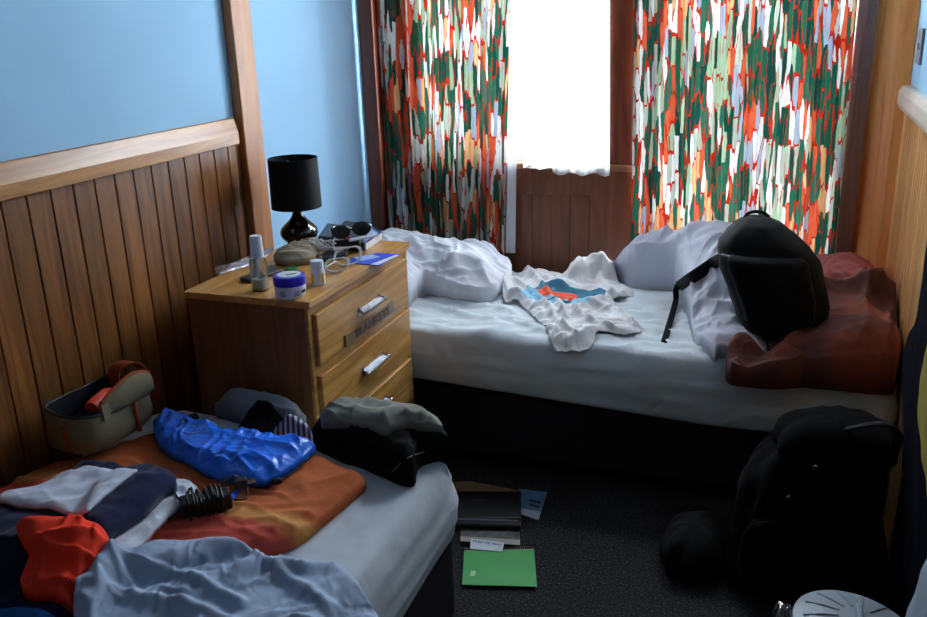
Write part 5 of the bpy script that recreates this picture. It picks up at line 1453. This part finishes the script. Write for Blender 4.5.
lf2 = slabq([(519, 490), (547, 493), (538, 521), (518, 514)], .0, .004, plain('blue_grey_leaflet', (92, 132, 164), .4, vary=.2, nscale=30), 'brochure', bevel=.0005)
tag(lf2, 'blue and white brochure lying right of the laptop by the far bed', 'brochure')
slabq([(520, 508), (541, 512), (538.4, 520), (519, 513)], .0041, .0005, plain('white_panel', (190, 198, 206), .5), 'white_panel', lf2, bevel=0)
mm_ = MB()
for (x0, y0), (x1, y1) in (((530, 499), (541, 501.5)), ((529, 503.5), (540, 506))):
    c4 = [U(x0, y0, z=.0044), U(x1, y1, z=.0044), U(x1 - .5, y1 + 2, z=.0044), U(x0 - .5, y0 + 2, z=.0044)]
    slabq([(x0, y0), (x1, y1), (x1 - .5, y1 + 2), (x0 - .5, y0 + 2)], .0042, .0004, INK, 'printed_bar', lf2, bevel=0)

# ---------------------------------------------------------------- large dark rucksack leaning by the far bed
DKB = fabric('black_rucksack_cloth', (6, 6, 7), 1.0, wr=.3, wrs=7, spec=.08)
def blob(cx, cy, z0, prof, e=2.6, n=48, lean=(0, 0), rough=.02, seed=0):
    R = []; zt = prof[-1][0]
    for z, a, b in smooth_path([np.array(p_) for p_ in prof], 4):
        ring = []
        for k in range(n):
            t_ = 2*math.pi*k/n; ca, sa = math.cos(t_), math.sin(t_); q_ = (abs(ca)**e + abs(sa)**e)**(-1/e)
            w_ = 1 + rough/max(a, .05)*noise.noise(Vector((ca*2.4, sa*2.4, z*7 + seed)))
            ring.append((cx + lean[0]*z + a*q_*ca*w_, cy + lean[1]*z + b*q_*sa*w_, z0 + z))
        R.append(ring)
    return R
rk = thing('rucksack', (.11, 2.43, 0), 'large black rucksack slumped on the floor against the far bed', 'rucksack')
bd = MB().rings(blob(.11, 2.43, .004, [(0, .13, .13), (.01, .17, .16), (.10, .19, .185), (.22, .185, .18), (.33, .16, .165), (.40, .12, .13), (.44, .07, .08), (.455, .03, .03)], lean=(.10, .0), seed=2, rough=.04)).build('body', DKB, rk, smooth=True)
MB().rings(blob(.20, 2.44, .40, [(0, .12, .10), (.03, .155, .13), (.08, .145, .12), (.115, .09, .08), (.125, .02, .02)], seed=5, rough=.03)).build('lid', fabric('black_rucksack_lid', (8, 8, 9), 1.0, spec=.08, wr=.4), rk, smooth=True)
MB().tube(smooth_path([(.22, 2.36, .52), (.30, 2.33, .56), (.345, 2.36, .52), (.34, 2.40, .42)], 6), .014, 10, flat=.4).build('shoulder_strap', fabric('grey_black_webbing', (24, 24, 27), .85), rk, smooth=True)
MB().rings(blob(.08, 2.245, .05, [(0, .08, .03), (.02, .105, .05), (.12, .11, .06), (.20, .09, .045), (.23, .03, .02)], seed=9)).build('front_pocket', DKB, bd, smooth=True)
for (x, y) in ((789, 498), (816, 468)):
    q_ = U(x, y, y=2.235 if y > 480 else 2.26); MB().lathe([(0, 0), (.008, 0), (.009, .004), (.006, .008), (0, .009)], (0, 0, 0), 16, Matrix.Translation(tuple(q_)) @ Matrix.Rotation(math.radians(90), 4, 'X')).build('snap_button', BLK, rk, smooth=True)
sb = MB().rings(blob(-.165, 2.40, .003, [(0, .05, .09), (.01, .085, .12), (.06, .09, .13), (.11, .06, .10), (.13, .02, .03)], seed=4)).build('drawstring_bag', fabric('matt_black_bag', (7, 7, 8), .95, wr=.3), smooth=True)
tag(sb, 'small black bag on the carpet left of the large rucksack', 'bag')

# ---------------------------------------------------------------- white bin with a ribbed tilted lid
bx, by, bzt = .238, 1.825, .265
bn = thing('waste_bin', (bx, by, 0), 'round white plastic bin with a ribbed domed lid, bottom right corner', 'bin')
WP = plain('grey_white_plastic', (138, 148, 158), .45, vary=.03)
MB().lathe([(0, 0), (.095, 0), (.10, .006), (.125, bzt - .03), (.125, bzt - .012), (.118, bzt - .012), (.094, .012), (0, .012)], (bx, by, .001), 48).build('bucket', WP, bn, smooth=True, angle=45)
m_ = Matrix.Rotation(math.radians(7), 4, 'Y')
lidm = MB().lathe([(.0, .030), (.05, .028), (.10, .018), (.130, .006), (.137, 0), (.137, -.012), (.131, -.012), (.129, -.002), (.09, .012), (0, .022)][::-1], (bx, by, bzt + .012), 56, m_).build('lid', WP, bn, smooth=True, angle=45)
rb_ = MB()
for k in range(14):
    a = 2*math.pi*k/14 + .1
    def lp(r_, w_, z_): return Vector((bx, by, bzt + .012)) + (m_ @ Vector((r_*math.cos(a) - w_*math.sin(a), r_*math.sin(a) + w_*math.cos(a), z_)))
    R = [[tuple(lp(r_, -w_, z_ - .004)), tuple(lp(r_, w_, z_ - .004)), tuple(lp(r_, w_*.7, z_ + .003)), tuple(lp(r_, -w_*.7, z_ + .003))] for r_, w_, z_ in ((.045, .003, .0285), (.08, .005, .0235), (.118, .007, .0115))]
    rb_.rings(R)
rb_.build('lid_rib', WP, lidm, smooth=False, bevel=.001)
R = []
for t_ in (-1, -.6, 0, .6, 1):
    h_ = .028*(1 - .35*t_*t_); R.append([tuple(Vector((bx, by, bzt + .040)) + (m_ @ Vector(v_))) for v_ in ((-.009, .045*t_, -.006), (.009, .045*t_, -.006), (.006, .045*t_, h_ - .004), (-.006, .045*t_, h_ - .004))])
MB().rings(R).build('lid_handle', WP, lidm, bevel=.003)
q_ = (.085, 1.88, .0)
pb = MB().rings(blob(q_[0], q_[1], .001, [(0, .02, .03), (.05, .032, .045), (.15, .028, .04), (.24, .022, .03), (.27, .01, .014)], rough=.05, seed=8, n=30)).build('plastic_bag', cello(), smooth=True)
tag(pb, 'crinkled clear plastic bag beside the white bin', 'bag')

# ---------------------------------------------------------------- clothes hanging on the right wall
def hanging(name, mat, parent, rows_, n=60, amp=.02, fr=5, seed=1):
    """rows_: (z, y_min, y_max, x_front, x_back)"""
    R = []
    for (z, y0, y1, xf, xb) in smooth_path([np.array(r_, float) for r_ in rows_], 5):
        ring = []
        for k in range(n):
            a = 2*math.pi*k/n; ca, sa = math.cos(a), math.sin(a); e = 3; q_ = (abs(ca)**e + abs(sa)**e)**(-1/e)
            yy = (y0 + y1)/2 + (y1 - y0)/2*q_*ca; xm = (xf + xb)/2; xx = xm + (xb - xf)/2*q_*sa
            if sa < 0.2: xx += amp*math.sin(yy*fr*12 + seed + 2*math.sin(z*3)) * (.5 - .5*sa)*.8 + amp*.5*noise.noise(Vector((yy*9, z*5, seed)))
            ring.append((min(xx, XR - .012), yy, z))
        R.append(ring)
    return MB().rings(R[::-1]).build(name, mat, parent, smooth=True, angle=70)
NVY = fabric('dark_navy_wool', (7, 9, 18), 1.0, vary=.1, spec=.03)
jk = thing('hanging_jacket', (.33, 2.1, .30), 'long dark navy coat hanging on the right wall at the right edge', 'coat')
hanging('body', NVY, jk, [(1.56, 1.88, 1.98, .36, .395), (1.50, 1.74, 2.12, .34, .395), (1.23, 1.66, 2.25, .330, .395), (1.12, 1.64, 2.26, .325, .395), (.90, 1.62, 2.28, .325, .395), (.76, 1.62, 2.38, .322, .395), (.47, 1.62, 2.42, .362, .395), (.41, 1.64, 2.40, .362, .395), (.34, 1.80, 2.38, .362, .395), (.28, 2.0, 2.36, .362, .395), (.08, 2.02, 2.34, .362, .395), (.04, 2.04, 2.30, .364, .392)], amp=.008, seed=3)
MB().tube(smooth_path([(.408, 1.93, 1.60), (.38, 1.93, 1.60), (.365, 1.93, 1.575), (.38, 1.93, 1.55)], 5), .003, 8).build('hook', ROD, jk, smooth=True)
o = hanging('yellow_scarf', fabric('mustard_cotton', (150, 132, 48), .9, wr=.3), None, [(1.42, 1.45, 1.54, .305, .320), (1.2, 1.45, 1.56, .296, .312), (1.0, 1.45, 1.80, .292, .312), (.88, 1.45, 1.87, .292, .310), (.81, 1.45, 1.80, .292, .310), (.77, 1.42, 1.66, .292, .308), (.755, 1.46, 1.56, .294, .306)], amp=.003, seed=9)
tag(o, 'mustard yellow garment hanging over the dark navy coat', 'garment')
o = hanging('bath_towel', fabric('pale_grey_towel', (170, 184, 196), .95, bump=.8, weave=300), None, [(1.15, 1.10, 1.24, .32, .345), (.90, 1.08, 1.38, .300, .325), (.68, 1.08, 1.53, .290, .318), (.45, 1.08, 1.64, .288, .318), (.22, 1.10, 1.66, .288, .318)], amp=.008, seed=5)
tag(o, 'pale grey towel hanging at the bottom right edge, nearest the camera', 'towel')
